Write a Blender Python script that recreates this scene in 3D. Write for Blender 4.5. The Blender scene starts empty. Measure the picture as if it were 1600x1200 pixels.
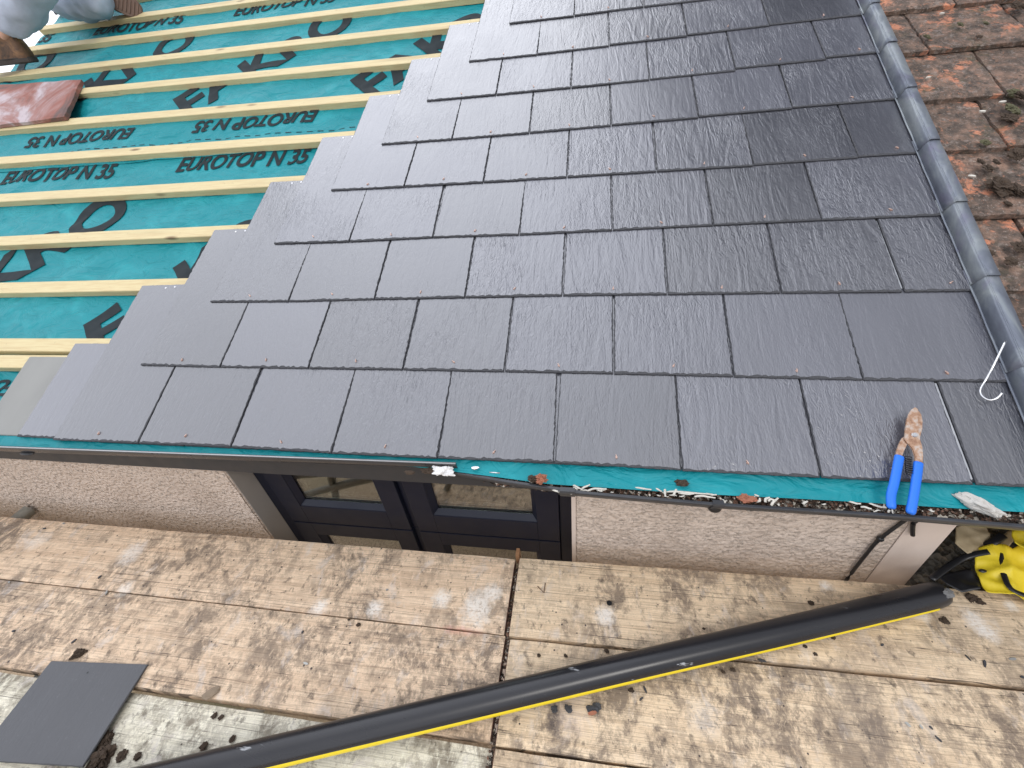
import bpy, bmesh, math, random
from mathutils import Vector, Matrix, noise
random.seed(7)
sc = bpy.context.scene
COL = sc.collection
PI = math.pi

# ------------------------------------------------------------------ camera
S = 0.454887                                   # pitch of the roof (26 deg)
F = 691.235                                    # focal length in pixels of the 1600 wide photo
CAM = Vector((1.5959, -0.7452, 0.8369))
AX = Vector((0.98566525, 0.14280, -0.08990)); AY = Vector((0.0174132, -0.61603, -0.78753)); AZ = Vector((-0.1678118, 0.77466, -0.60965))
AZ.normalize(); AX = (AX - AZ * AX.dot(AZ)).normalized(); AY = AZ.cross(AX)
cd = bpy.data.cameras.new('camera'); cam = bpy.data.objects.new('camera', cd); COL.objects.link(cam)
cd.sensor_width = 36; cd.lens = F / 1600 * 36; cd.clip_start = 0.02; cd.clip_end = 2000
m = Matrix((AX, -AY, -AZ)).transposed().to_4x4(); m.translation = CAM; cam.matrix_world = m
sc.camera = cam

# ------------------------------------------------------------------ sky and sun
SUN_EL, SUN_AZ = math.radians(50), math.radians(150)     # azimuth from +Y towards +X
w = bpy.data.worlds.new('World'); sc.world = w; w.use_nodes = True
nt = w.node_tree; N = nt.nodes; L = nt.links; N.clear()
out = N.new('ShaderNodeOutputWorld'); bg = N.new('ShaderNodeBackground')
sky = N.new('ShaderNodeTexSky'); sky.sky_type = 'NISHITA'; sky.sun_disc = False
sky.sun_elevation = SUN_EL; sky.sun_rotation = SUN_AZ
tc = N.new('ShaderNodeTexCoord')
cl = N.new('ShaderNodeTexNoise'); cl.inputs['Scale'].default_value = 1.6; cl.inputs['Detail'].default_value = 5; cl.inputs['Distortion'].default_value = .4
L.new(tc.outputs['Generated'], cl.inputs['Vector'])
cr = N.new('ShaderNodeValToRGB'); e = cr.color_ramp.elements
e[0].position = .3; e[0].color = (12.5, 13.0, 14.6, 1); e[1].position = .68; e[1].color = (18.0, 18.3, 19.4, 1)
L.new(cl.outputs['Fac'], cr.inputs['Fac'])
# dark patch added to the unseen sky so upper right slates reflect darker
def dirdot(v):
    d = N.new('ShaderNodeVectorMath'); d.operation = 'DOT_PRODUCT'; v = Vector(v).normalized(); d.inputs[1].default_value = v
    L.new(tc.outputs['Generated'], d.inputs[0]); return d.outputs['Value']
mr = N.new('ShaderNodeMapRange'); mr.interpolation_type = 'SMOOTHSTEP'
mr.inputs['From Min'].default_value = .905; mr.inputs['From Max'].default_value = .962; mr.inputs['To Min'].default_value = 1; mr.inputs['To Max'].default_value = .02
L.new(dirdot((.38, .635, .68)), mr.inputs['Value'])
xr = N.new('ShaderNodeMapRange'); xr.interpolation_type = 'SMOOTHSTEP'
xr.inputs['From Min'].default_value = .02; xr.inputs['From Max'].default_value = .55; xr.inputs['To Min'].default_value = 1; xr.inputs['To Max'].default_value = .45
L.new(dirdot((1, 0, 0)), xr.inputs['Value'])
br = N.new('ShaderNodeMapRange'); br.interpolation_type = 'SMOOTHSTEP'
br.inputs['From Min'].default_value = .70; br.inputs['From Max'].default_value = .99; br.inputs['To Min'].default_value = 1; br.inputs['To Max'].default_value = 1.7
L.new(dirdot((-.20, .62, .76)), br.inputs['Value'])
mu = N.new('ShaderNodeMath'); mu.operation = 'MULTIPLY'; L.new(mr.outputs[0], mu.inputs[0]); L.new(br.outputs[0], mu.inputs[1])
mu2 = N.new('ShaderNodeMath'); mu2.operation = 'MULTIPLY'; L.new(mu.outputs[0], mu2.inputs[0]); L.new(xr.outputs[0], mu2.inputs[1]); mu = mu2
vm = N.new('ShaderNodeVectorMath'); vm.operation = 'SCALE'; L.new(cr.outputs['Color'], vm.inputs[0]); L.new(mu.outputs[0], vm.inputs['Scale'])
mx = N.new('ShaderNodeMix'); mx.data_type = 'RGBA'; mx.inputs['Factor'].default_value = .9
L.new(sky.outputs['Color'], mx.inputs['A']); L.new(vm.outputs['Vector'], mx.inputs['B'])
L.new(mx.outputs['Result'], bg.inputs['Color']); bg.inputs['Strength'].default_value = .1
L.new(bg.outputs[0], out.inputs[0])
sd = bpy.data.lights.new('sun', 'SUN'); sd.energy = .8; sd.angle = math.radians(18); sd.color = (1, .96, .9)
so = bpy.data.objects.new('sun', sd); COL.objects.link(so)
sdir = Vector((math.sin(SUN_AZ) * math.cos(SUN_EL), math.cos(SUN_AZ) * math.cos(SUN_EL), math.sin(SUN_EL)))
so.rotation_euler = (-sdir).to_track_quat('-Z', 'Y').to_euler(); so.location = (0, 0, 20)
sc.view_settings.view_transform = 'Standard'; sc.view_settings.look = 'None'; sc.view_settings.exposure = 0.0; sc.view_settings.gamma = 1
sc.render.engine = 'CYCLES'; sc.render.resolution_x = 1024; sc.render.resolution_y = 768
sc.cycles.max_bounces = 8; sc.cycles.transparent_max_bounces = 8

# ------------------------------------------------------------------ geometry helpers
CS, SN = math.cos(S), math.sin(S)
def P(u, v, n=0.0): return Vector((u, v * CS - n * SN, v * SN + n * CS))       # roof plane -> world
RM = Matrix.Rotation(S, 4, 'X')
def ray(x, y): return AX * ((x - 800) / F) + AY * ((y - 600) / F) + AZ
def hz(x, y, z): d = ray(x, y); return CAM + d * ((z - CAM.z) / d.z)            # point on a level plane
def hy(x, y, Y): d = ray(x, y); return CAM + d * ((Y - CAM.y) / d.y)            # point on a wall plane
def rf(x, y, n=0.0):                                                            # point (u, v) on the roof plane
    d = ray(x, y); nn = Vector((0, -SN, CS)); t = (n - CAM.dot(nn)) / d.dot(nn); q = CAM + d * t
    return q.x, q.y * CS + q.z * SN
def tag(o, label=None, cat=None, group=None, kind=None):
    if label: o['label'] = label
    if cat: o['category'] = cat
    if group: o['group'] = group
    if kind: o['kind'] = kind
    return o
def empty(name, loc=(0, 0, 0), label=None, cat=None, group=None):
    o = bpy.data.objects.new(name, None); COL.objects.link(o); o.location = loc; o.empty_display_size = .1
    return tag(o, label, cat, group)
def mesh(name, verts, faces, mat, parent=None, smooth=False, mw=None):
    me = bpy.data.meshes.new(name); me.from_pydata([tuple(v) for v in verts], [], faces); me.update()
    return link(name, me, mat, parent, smooth, mw)
def link(name, me, mat, parent=None, smooth=False, mw=None):
    o = bpy.data.objects.new(name, me); COL.objects.link(o)
    if mat: me.materials.append(mat)
    if smooth:
        for p in me.polygons: p.use_smooth = True
    if mw is not None: o.matrix_world = mw
    if parent:
        o.parent = parent; o.matrix_parent_inverse = Matrix()
        if mw is None: o.matrix_parent_inverse = wm(parent).inverted()
        else: o.matrix_parent_inverse = wm(parent).inverted()
    return o
def wm(o):
    M = o.matrix_basis.copy()
    if o.parent: M = wm(o.parent) @ o.matrix_parent_inverse @ M
    return M
def bmobj(name, bm, mat, parent=None, smooth=False, mw=None):
    bmesh.ops.recalc_face_normals(bm, faces=bm.faces[:])
    me = bpy.data.meshes.new(name); bm.to_mesh(me); bm.free(); return link(name, me, mat, parent, smooth, mw)
def add_box(bm, lo, hi, mw=None, bevel=0):
    c = [(x, y, z) for x in (lo[0], hi[0]) for y in (lo[1], hi[1]) for z in (lo[2], hi[2])]
    vs = [bm.verts.new(mw @ Vector(p) if mw else p) for p in c]
    fs = [bm.faces.new([vs[i] for i in f]) for f in ((0, 1, 3, 2), (4, 6, 7, 5), (0, 4, 5, 1), (2, 3, 7, 6), (0, 2, 6, 4), (1, 5, 7, 3))]
    if bevel:
        es = list({e for f in fs for e in f.edges}); bmesh.ops.bevel(bm, geom=es, offset=bevel, segments=2, affect='EDGES', profile=.6)
def boxobj(name, lo, hi, mat, parent=None, bevel=0, mw=None, smooth=False):
    bm = bmesh.new(); add_box(bm, lo, hi, mw, bevel); return bmobj(name, bm, mat, parent, smooth)
def frame_at(t, up=Vector((0, 0, 1))):
    t = t.normalized(); a = up.cross(t)
    if a.length < 1e-3: a = Vector((1, 0, 0)).cross(t)
    a.normalize(); return a, t.cross(a)
def add_tube(bm, pts, r, seg=10, cap=True, flat=1.0, up=Vector((0, 0, 1))):
    pts = [Vector(p) for p in pts]; rs = r if isinstance(r, (list, tuple)) else [r] * len(pts); rings = []
    for i, p in enumerate(pts):
        t = (pts[min(i + 1, len(pts) - 1)] - pts[max(i - 1, 0)]); a, b = frame_at(t, up)
        rings.append([bm.verts.new(p + a * (math.cos(k * 2 * PI / seg) * rs[i]) + b * (math.sin(k * 2 * PI / seg) * rs[i] * flat)) for k in range(seg)])
    for i in range(len(rings) - 1):
        for k in range(seg): bm.faces.new((rings[i][k], rings[i][(k + 1) % seg], rings[i + 1][(k + 1) % seg], rings[i + 1][k]))
    if cap: bm.faces.new(rings[0][::-1]); bm.faces.new(rings[-1])
    return rings
def tube(name, pts, r, mat, parent=None, seg=12, flat=1.0, up=Vector((0, 0, 1)), cap=True):
    bm = bmesh.new(); add_tube(bm, pts, r, seg, cap, flat, up); return bmobj(name, bm, mat, parent, True)
def smoothpath(pts, n=6):
    pts = [Vector(p) for p in pts]; o = []
    for i in range(len(pts) - 1):
        p0, p1, p2, p3 = pts[max(i - 1, 0)], pts[i], pts[i + 1], pts[min(i + 2, len(pts) - 1)]
        for k in range(n):
            t = k / n; o.append(.5 * ((2 * p1) + (p2 - p0) * t + (2 * p0 - 5 * p1 + 4 * p2 - p3) * t * t + (3 * p1 - p0 - 3 * p2 + p3) * t ** 3))
    return o + [pts[-1]]
def add_prism(bm, poly, z0, z1, mw=None):
    a = [bm.verts.new(mw @ Vector((x, y, z0)) if mw else (x, y, z0)) for x, y in poly]
    b = [bm.verts.new(mw @ Vector((x, y, z1)) if mw else (x, y, z1)) for x, y in poly]
    n = len(poly); bm.faces.new(a[::-1]); bm.faces.new(b)
    for i in range(n): bm.faces.new((a[i], a[(i + 1) % n], b[(i + 1) % n], b[i]))
def nz(x, y=0, z=0): return noise.noise(Vector((x, y, z)))
def lump(name, r, mat, loc, scale=(1, 1, 1), rough=.35, sub=3, parent=None, seed=None, rot=0):
    sub = max(sub, 4) if rough > .55 else sub
    bm = bmesh.new(); bmesh.ops.create_icosphere(bm, subdivisions=sub, radius=1); s = seed if seed is not None else random.random() * 99
    R = Matrix.Rotation(rot, 3, 'Z')
    for v in bm.verts:
        k = 1 + rough * nz(v.co.x * 1.3 + s, v.co.y * 1.3, v.co.z * 1.3) + rough * .5 * nz(v.co.x * 4 + s, v.co.y * 4, v.co.z * 4)
        if rough > .55: k += .28 * nz(v.co.x * 9 + s, v.co.y * 9, v.co.z * 9) + .2 * nz(v.co.x * 20 + s, v.co.y * 20, v.co.z * 20)
        v.co = R @ Vector((v.co.x * k * r * scale[0], v.co.y * k * r * scale[1], v.co.z * k * r * scale[2]))
    o = bmobj(name, bm, mat, parent, False); o.location = loc; return o

# ------------------------------------------------------------------ material helpers
class MT:
    def __init__(s, name, col=(.5, .5, .5), rough=.6, metal=0, spec=.5):
        s.m = bpy.data.materials.new(name); s.m.use_nodes = True; s.t = s.m.node_tree; s.n = s.t.nodes; s.l = s.t.links
        s.b = s.n['Principled BSDF']; s.b.inputs['Base Color'].default_value = (*col, 1); s.b.inputs['Roughness'].default_value = rough
        s.b.inputs['Metallic'].default_value = metal; s.b.inputs['Specular IOR Level'].default_value = spec
        s.tc = s.n.new('ShaderNodeTexCoord'); s.oi = s.n.new('ShaderNodeObjectInfo')
    def val(s, v): n = s.n.new('ShaderNodeValue'); n.outputs[0].default_value = v; return n.outputs[0]
    def co(s, scale=(1, 1, 1), rot=(0, 0, 0), rand=True, src='Object'):
        mp = s.n.new('ShaderNodeMapping'); mp.inputs['Scale'].default_value = scale; mp.inputs['Rotation'].default_value = rot
        v = s.tc.outputs[src]
        if rand:
            a = s.n.new('ShaderNodeVectorMath'); a.operation = 'SCALE'; a.inputs[0].default_value = (37, 53, 71); s.l.new(s.oi.outputs['Random'], a.inputs['Scale'])
            b = s.n.new('ShaderNodeVectorMath'); b.operation = 'ADD'; s.l.new(v, b.inputs[0]); s.l.new(a.outputs[0], b.inputs[1]); v = b.outputs[0]
        s.l.new(v, mp.inputs['Vector']); return mp.outputs[0]
    def noise(s, vec, scale=5, detail=4, rough=.5, dist=0, ridge=False):
        n = s.n.new('ShaderNodeTexNoise'); n.inputs['Scale'].default_value = scale; n.inputs['Detail'].default_value = detail
        n.inputs['Roughness'].default_value = rough; n.inputs['Distortion'].default_value = dist; s.l.new(vec, n.inputs['Vector']); return n.outputs['Fac']
    def voro(s, vec, scale=5, feat='F1', out='Distance'):
        n = s.n.new('ShaderNodeTexVoronoi'); n.feature = feat; n.inputs['Scale'].default_value = scale; s.l.new(vec, n.inputs['Vector']); return n.outputs[out]
    def ramp(s, fac, stops):
        n = s.n.new('ShaderNodeValToRGB'); e = n.color_ramp.elements
        while len(e) < len(stops): e.new(.5)
        for k, (p, c) in enumerate(stops):
            e[k].position = p; e[k].color = (*c, 1) if isinstance(c, (tuple, list)) else (c, c, c, 1)
        s.l.new(fac, n.inputs['Fac']); return n.outputs['Color']
    def mix(s, a, b, fac, mode='MIX'):
        n = s.n.new('ShaderNodeMix'); n.data_type = 'RGBA'; n.blend_type = mode
        for i, v in (('A', a), ('B', b)):
            if isinstance(v, (tuple, list)): n.inputs[i].default_value = (*v, 1)
            else: s.l.new(v, n.inputs[i])
        if isinstance(fac, (int, float)): n.inputs['Factor'].default_value = fac
        else: s.l.new(fac, n.inputs['Factor'])
        return n.outputs['Result']
    def math(s, op, a, b=None, c=None):
        n = s.n.new('ShaderNodeMath'); n.operation = op
        for i, v in enumerate((a, b, c)):
            if v is None: continue
            if isinstance(v, (int, float)): n.inputs[i].default_value = v
            else: s.l.new(v, n.inputs[i])
        return n.outputs[0]
    def near(s, pt, r, edge=.35, sc=(1, 1, 1), wob=None):
        """soft blob mask round an object space point"""
        a = s.n.new('ShaderNodeVectorMath'); a.operation = 'SUBTRACT'; s.l.new(s.tc.outputs['Object'], a.inputs[0]); a.inputs[1].default_value = pt
        b = s.n.new('ShaderNodeVectorMath'); b.operation = 'MULTIPLY'; s.l.new(a.outputs[0], b.inputs[0]); b.inputs[1].default_value = sc
        d = s.n.new('ShaderNodeVectorMath'); d.operation = 'LENGTH'; s.l.new(b.outputs[0], d.inputs[0]); d = d.outputs['Value']
        if wob is not None: d = s.math('ADD', d, s.math('MULTIPLY', s.math('SUBTRACT', wob, .5), r * 2.2))
        m = s.n.new('ShaderNodeMapRange'); m.inputs['From Min'].default_value = r * (1 - edge); m.inputs['From Max'].default_value = r * (1 + edge)
        m.inputs['To Min'].default_value = 1; m.inputs['To Max'].default_value = 0; s.l.new(d, m.inputs['Value']); return m.outputs[0]
    def color(s, c): s.l.new(c, s.b.inputs['Base Color']); return s
    def rough(s, c): s.l.new(c, s.b.inputs['Roughness']); return s
    def bump(s, h, strength=.5, dist=.01):
        n = s.n.new('ShaderNodeBump'); n.inputs['Strength'].default_value = strength; n.inputs['Distance'].default_value = dist; s.l.new(h, n.inputs['Height'])
        if s.b.inputs['Normal'].links: s.l.new(s.b.inputs['Normal'].links[0].from_socket, n.inputs['Normal'])
        s.l.new(n.outputs[0], s.b.inputs['Normal']); return s
def plain(name, col, rough=.5, metal=0, var=.15, scale=40, bump=0, spec=.5):
    t = MT(name, col, rough, metal, spec); f = t.noise(t.co(), scale, 5, .6)
    t.color(t.mix(tuple(c * (1 - var) for c in col), tuple(min(1, c * (1 + var)) for c in col), f))
    t.rough(t.ramp(t.noise(t.co(), scale * .5, 3), [(.3, max(0, rough - .08)), (.7, min(1, rough + .1))]))
    if bump: t.bump(f, .6, bump)
    return t.m
def slate_material(name, base, rough0, ripple=1.0, dust=0.25, spec_=1.0):
    t = MT(name, base, rough0, 0, spec_); v = t.co()
    big = t.noise(t.co((1, .5, 1)), 9, 3, .5)
    # riven surface: long ripples running up the slate, their strength differing from slate to slate
    r1 = t.noise(t.co((1, .30, 1)), 75, 2, .55, 1.6); r2 = t.noise(t.co((1, .42, 1)), 150, 2, .5, .8); r3 = t.noise(t.co((1, .16, 1)), 26, 3, .5, 2.2)
    rid = t.math('SUBTRACT', 1, t.math('ABSOLUTE', t.math('MULTIPLY', t.math('SUBTRACT', r1, .5), 5)))
    rid = t.math('MAXIMUM', rid, 0)
    amp = t.ramp(t.noise(t.co((1, 1, 1)), 5, 2), [(.35, .25), (.65, 1.0)])
    hr_ = t.math('ADD', .5, t.math('MULTIPLY', t.math('FRACT', t.math('MULTIPLY', t.oi.outputs['Random'], 7.31)), .75))
    h = t.math('MULTIPLY', hr_, t.math('ADD', t.math('MULTIPLY', t.math('MULTIPLY', rid, amp), .5), t.math('ADD', t.math('MULTIPLY', r2, .5), t.math('MULTIPLY', r3, 1.6))))
    t.bump(h, 1.0, .00062 * ripple)
    tone = t.math('ADD', .66, t.math('MULTIPLY', t.oi.outputs['Random'], .68))
    c = t.mix(tuple(x * .8 for x in base), tuple(x * 1.22 for x in base), big)
    c = t.mix(c, (.20, .20, .215), t.math('MULTIPLY', t.ramp(t.noise(v, 60, 8, .75), [(.60, 0.0), (.85, 1.0)]), dust))
    sc_ = t.noise(t.co((1.0, .05, 1), (0, 0, .5)), 120, 3, .6)
    c = t.mix(c, (.3, .3, .32), t.math('MULTIPLY', t.ramp(sc_, [(.74, 0.0), (.80, 1.0)]), .18))
    hs = t.n.new('ShaderNodeVectorMath'); hs.operation = 'SCALE'; t.l.new(c, hs.inputs[0]); t.l.new(tone, hs.inputs['Scale'])
    t.color(hs.outputs[0])
    ro = t.math('ADD', t.math('MULTIPLY', t.ramp(big, [(.3, 0.0), (.7, 1.0)]), .12), t.math('ADD', rough0 - .06, t.math('MULTIPLY', t.oi.outputs['Random'], .09)))
    t.rough(ro); return t.m
M = {}
M['slate'] = slate_material('riven_slate', (.056, .058, .073), .33, 2.1); _b = M['slate'].node_tree.nodes['Principled BSDF'].inputs; _b['Coat Weight'].default_value = 1; _b['Coat IOR'].default_value = 2.0; _b['Coat Roughness'].default_value = .25
for l_ in list(M['slate'].node_tree.links):
    if l_.to_socket == _b['Normal']: M['slate'].node_tree.links.new(l_.from_socket, _b['Coat Normal']); break
M['slate_edge'] = plain('slate_edge', (.048, .049, .055), .6, var=.6, scale=300, bump=.002)
M['slate_back'] = slate_material('slate_dusty_back', (.36, .36, .34), .62, .35, .5, .4)
M['slate_loose'] = slate_material('loose_slate', (.088, .09, .096), .55, 1.4, .8, .4)
M['copper'] = plain('copper', (.62, .44, .37), .4, .8, .25, 400)
M['nail'] = plain('galvanised_nail', (.75, .75, .76), .3, 1, .1, 400)
M['teal'] = None
def teal():
    t = MT('teal_membrane', (.02, .33, .36), .5, 0, .3); v = t.co(rand=False)
    f = t.noise(v, 3, 4, .6); g = t.noise(v, 700, 2)
    c = t.mix((.004, .20, .235), (.008, .29, .33), f); c = t.mix(c, (.03, .40, .44), t.ramp(t.noise(t.co((1, 1.6, 1), (0, 0, .6), False), 7, 5, .6, .8), [(.5, 0.0), (.8, .6)]))
    c = t.mix(c, (.5, .55, .5), t.math('MULTIPLY', t.ramp(t.noise(v, 160, 3, .7), [(.71, 0.0), (.76, 1.0)]), .35))
    t.color(c); t.bump(t.noise(v, 900, 2), .25, .0005); t.bump(t.noise(t.co((1, 2.2, 1), (0, 0, .55), False), 9, 3, .5, 1.2), 1, .016)
    return t.m
M['teal'] = teal()
M['ink'] = plain('printing_ink', (.022, .03, .034), .7, var=.35, scale=60, spec=.2)
def timber(name, a, b, knots=True):
    t = MT(name, a, .62); g = t.noise(t.co((.8, 14, 14)), 14, 5, .6, .5); g2 = t.noise(t.co((.35, 4, 4)), 6, 3)
    c = t.mix(a, b, t.ramp(g, [(.35, 0.0), (.7, 1.0)])); c = t.mix(c, tuple(x * .72 for x in b), t.ramp(g2, [(.55, 0.0), (.75, .55)]))
    if knots:
        k = t.voro(t.co((1, 3.2, 3.2)), 2.6); c = t.mix((.16, .085, .04), c, t.ramp(k, [(.03, .15), (.10, 1.0)]))
    c = t.mix(c, (.14, .11, .07), t.math('MULTIPLY', t.ramp(t.noise(t.co(), 45, 6, .7), [(.62, 0.0), (.8, 1.0)]), .6))
    t.color(c); t.bump(g, .35, .002); return t.m
M['batten'] = timber('batten_timber', (.70, .60, .34), (.60, .46, .24))
def board(name, a, b, dirt, spots=(), white=.5):
    t = MT(name, a, .72)
    w = t.noise(t.co(), 2.2, 3, .5)
    ring = t.noise(t.co((.55, 9, 9)), 5.5, 4, .55, .9); fine = t.noise(t.co((1.2, 46, 46)), 9, 3, .6, .3)
    c = t.mix(a, b, t.ramp(ring, [(.35, 0.0), (.66, 1.0)]))
    c = t.mix(c, tuple(x * .62 for x in b), t.math('MULTIPLY', t.ramp(fine, [(.50, 0.0), (.64, 1.0)]), .62))
    # footmarks and grime dragged diagonally over the boards
    d1 = t.noise(t.co((1, .75, 1), (0, 0, .62)), 13, 12, .74, .3); d2 = t.noise(t.co((1, .6, 1), (0, 0, .75)), 4.2, 5, .62)
    dm = t.math('MULTIPLY', t.ramp(d1, [(.47, 0.0), (.57, 1.0)]), t.ramp(d2, [(.40, .10), (.56, 1.0)]))
    c = t.mix(c, dirt, t.math('MULTIPLY', dm, .82))
    d4 = t.noise(t.co((1, .8, 1), (0, 0, .9)), 36, 10, .78, .2); c = t.mix(c, tuple(x * 1.2 for x in dirt), t.math('MULTIPLY', t.math('MULTIPLY', t.ramp(d4, [(.48, 0.0), (.56, 1.0)]), t.ramp(t.noise(t.co(), 2.6, 3), [(.40, .12), (.62, 1.0)])), .62))
    d5 = t.noise(t.co((1, .5, 1), (0, 0, .55)), 90, 5, .7); c = t.mix(c, tuple(min(1, x * 1.2) for x in a), t.math('MULTIPLY', t.ramp(d5, [(.56, 0.0), (.68, 1.0)]), .5))
    d3 = t.noise(t.co((1, .8, 1), (0, 0, .6)), 42, 6, .7); c = t.mix(c, tuple(x * .55 for x in dirt), t.math('MULTIPLY', t.ramp(d3, [(.565, 0.0), (.66, 1.0)]), .7))
    wt = t.math('MULTIPLY', t.ramp(t.noise(t.co((1, .6, 1), (0, 0, .7)), 17, 7, .68, .6), [(.56, 0.0), (.68, 1.0)]), white); c = t.mix(c, (.66, .60, .55), wt)
    sp = t.voro(t.co(), 34); c = t.mix((.06, .045, .04), c, t.ramp(t.math('ADD', sp, t.math('MULTIPLY', t.noise(t.co(), 7, 2), .25)), [(.17, 0.0), (.20, 1.0)]))
    crk = t.noise(t.co((.16, 26, 1)), 4.5, 2, .5, .25); cm = t.math('LESS_THAN', t.math('ABSOLUTE', t.math('SUBTRACT', crk, .56)), .0035)
    c = t.mix(c, (.07, .05, .04), t.math('MULTIPLY', cm, .8))
    wob = t.noise(t.co(), 48, 5, .7)
    for (pt, r, col, sx, op) in spots:
        k = t.math('MULTIPLY', t.near(pt, r, .5, sx, wob), op * .85); k = t.math('MULTIPLY', k, t.ramp(t.noise(t.co(), 130, 4, .7), [(.36, .25), (.5, 1.0)])); c = t.mix(c, col, k)
    t.color(c); t.bump(t.math('ADD', fine, t.math('MULTIPLY', d1, .6)), .5, .0025); t.bump(t.math('SUBTRACT', 1, cm), .6, .002)
    return t.m
WH = (.86, .80, .72)
DZ = CAM.z - 1.23                                      # level of the scaffold boards
def sp(x, y, r, col=WH, sx=(1, 1, 0), op=.9): q = hz(x, y, DZ); return ((q.x, q.y, 0), r, col, sx, op)
TAN, TAN2, DIRT = (.83, .635, .445), (.67, .485, .325), (.15, .112, .082)
M['board_a'] = board('weathered_board', TAN, TAN2, DIRT, [sp(745, 950, .035, WH, (1, .8, 0)), sp(690, 935, .022), sp(585, 950, .02), sp(770, 925, .02), sp(500, 948, .02), sp(205, 865, .03, WH, (1, .8, 0), .7), sp(195, 920, .02, WH, (1, 1, 0), .7), sp(60, 845, .03, WH, (1, 1, 0), .5), sp(720, 985, .03, (.7, .22, .18), (.6, 3, 0), .35)], .5)
M['board_b'] = board('weathered_board_right', (.82, .645, .44), (.69, .52, .34), (.16, .12, .09), [sp(945, 962, .022), sp(1525, 972, .02, WH, (1, .7, 0)), sp(1545, 990, .018, WH), sp(1290, 915, .012), sp(1440, 960, .016, WH, (1, 1, 0), .6), sp(1580, 948, .012), sp(1100, 1120, .03, WH, (1, 1, 0), .35), sp(890, 1115, .035, (.55, .45, .4), (1, 1, 0), .5), sp(865, 1125, .013, (.06, .045, .045), (1, .6, 0), .95), sp(1350, 1010, .04, (.22, .16, .13), (.5, 1, 0), .5), sp(1350, 1120, .045, (.2, .16, .13), (1, .5, 0), .6)], .45)
M['board_c'] = board('pale_board', (.86, .81, .66), (.76, .71, .56), (.17, .14, .10), [], .6)
M['board_under'] = M['board_a']
M['rust_band'] = plain('rusty_band', (.11, .05, .035), .75, .3, .5, 90, .001)
M['tube'] = plain('galvanised_tube', (.30, .30, .27), .5, .7, .3, 60, .0006)
def render_wall(name, col, sc_, amt, lines=False, pits=.75):
    t = MT(name, col, .85); v = t.co(rand=False)
    a = t.voro(v, sc_, 'SMOOTH_F1'); b = t.noise(v, sc_ * .9, 5, .65, .6); h = t.math('ADD', t.math('MULTIPLY', a, 1.2), b)
    c = t.mix(tuple(x * .86 for x in col), tuple(min(1, x * 1.06) for x in col), t.noise(v, 4, 4))
    pit = t.ramp(t.noise(t.co((1, 1, .75), rand=False), sc_ * 1.15, 3, .6, .3), [(.56, 0.0), (.63, 1.0)])
    c = t.mix(c, tuple(x * .38 for x in col), t.math('MULTIPLY', pit, pits if not lines else .25))
    c = t.mix(c, (.30, .20, .13), t.math('MULTIPLY', t.ramp(t.noise(t.co((1, 1, .35), rand=False), 6, 5, .6), [(.5, 0.0), (.85, 1.0)]), .35))
    if lines:
        cr_ = t.noise(t.co((.6, .6, 1.5), rand=False), 42, 4, .55, 1.2); l_ = t.math('LESS_THAN', t.math('ABSOLUTE', t.math('SUBTRACT', cr_, .5)), .012); c = t.mix(c, tuple(x * .42 for x in col), t.math('MULTIPLY', l_, .6)); h = t.math('SUBTRACT', h, t.math('MULTIPLY', l_, .6))
    t.color(c); t.bump(h, .9, amt); return t.m
M['render_l'] = render_wall('pebble_render', (.70, .575, .475), 105, .011)
M['render_r'] = render_wall('stipple_render', (.72, .60, .50), 80, .006, True)
M['render_smooth'] = render_wall('smooth_render', (.68, .57, .49), 30, .0008, False, 0.0)
M['reveal'] = plain('painted_reveal', (.33, .30, .27), .7, 0, .08, 12)
M['upvc'] = plain('anthracite_frame', (.007, .009, .020), .42, 0, .1, 20, spec=.35)
M['gutter'] = plain('grey_gutter_plastic', (.045, .047, .052), .32, 0, .4, 22, .0006)
M['gutter_b'] = plain('black_gutter_plastic', (.04, .04, .043), .24, 0, .5, 16, .0005)
M['gutter_rim'] = plain('gutter_rim_highlight', (.42, .43, .44), .3, 0, .2, 16)  # pale colour standing for the sky's highlight on the black rim
M['fascia'] = plain('dark_fascia', (.03, .03, .032), .5)
M['dark'] = plain('dark_boarding', (.05, .04, .03), .8)
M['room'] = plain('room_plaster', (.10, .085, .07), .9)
M['white'] = plain('white_plastic', (.82, .86, .82), .35)
M['plaster'] = plain('white_plaster', (.80, .79, .78), .85, 0, .15, 60, .003)
M['splinter'] = plain('bleached_splinter', (.60, .57, .50), .7, 0, .15, 60)
def pipe_mat():
    t = MT('black_plastic_pipe', (.022, .022, .026), .36); v = t.co((.25, 1, 1))
    c = t.mix((.009, .009, .011), (.024, .024, .028), t.noise(v, 9, 5, .6)); c = t.mix(c, (.15, .135, .12), t.math('MULTIPLY', t.ramp(t.noise(v, 17, 8, .72, .5), [(.60, 0.0), (.75, 1.0)]), .40))
    c = t.mix(c, (.6, .62, .64), t.math('MULTIPLY', t.ramp(t.noise(v, 33, 4, .6), [(.69, 0.0), (.73, 1.0)]), .6))
    t.color(c); t.rough(t.ramp(t.noise(v, 7, 5), [(.3, .20), (.75, .36)])); return t.m
M['pipe'] = pipe_mat()
M['yellow'] = plain('yellow_stripe', (.86, .66, .02), .45, 0, .06, 30)
M['bag'] = plain('yellow_sheeting', (.80, .62, .03), .5, 0, .16, 14)
M['bag_tan'] = plain('tan_sheeting', (.42, .33, .20), .6, 0, .18, 10)
M['blackp'] = plain('black_plastic', (.014, .014, .016), .35)
M['blue'] = plain('blue_grip', (.012, .16, .72), .42, 0, .07, 30)
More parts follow.
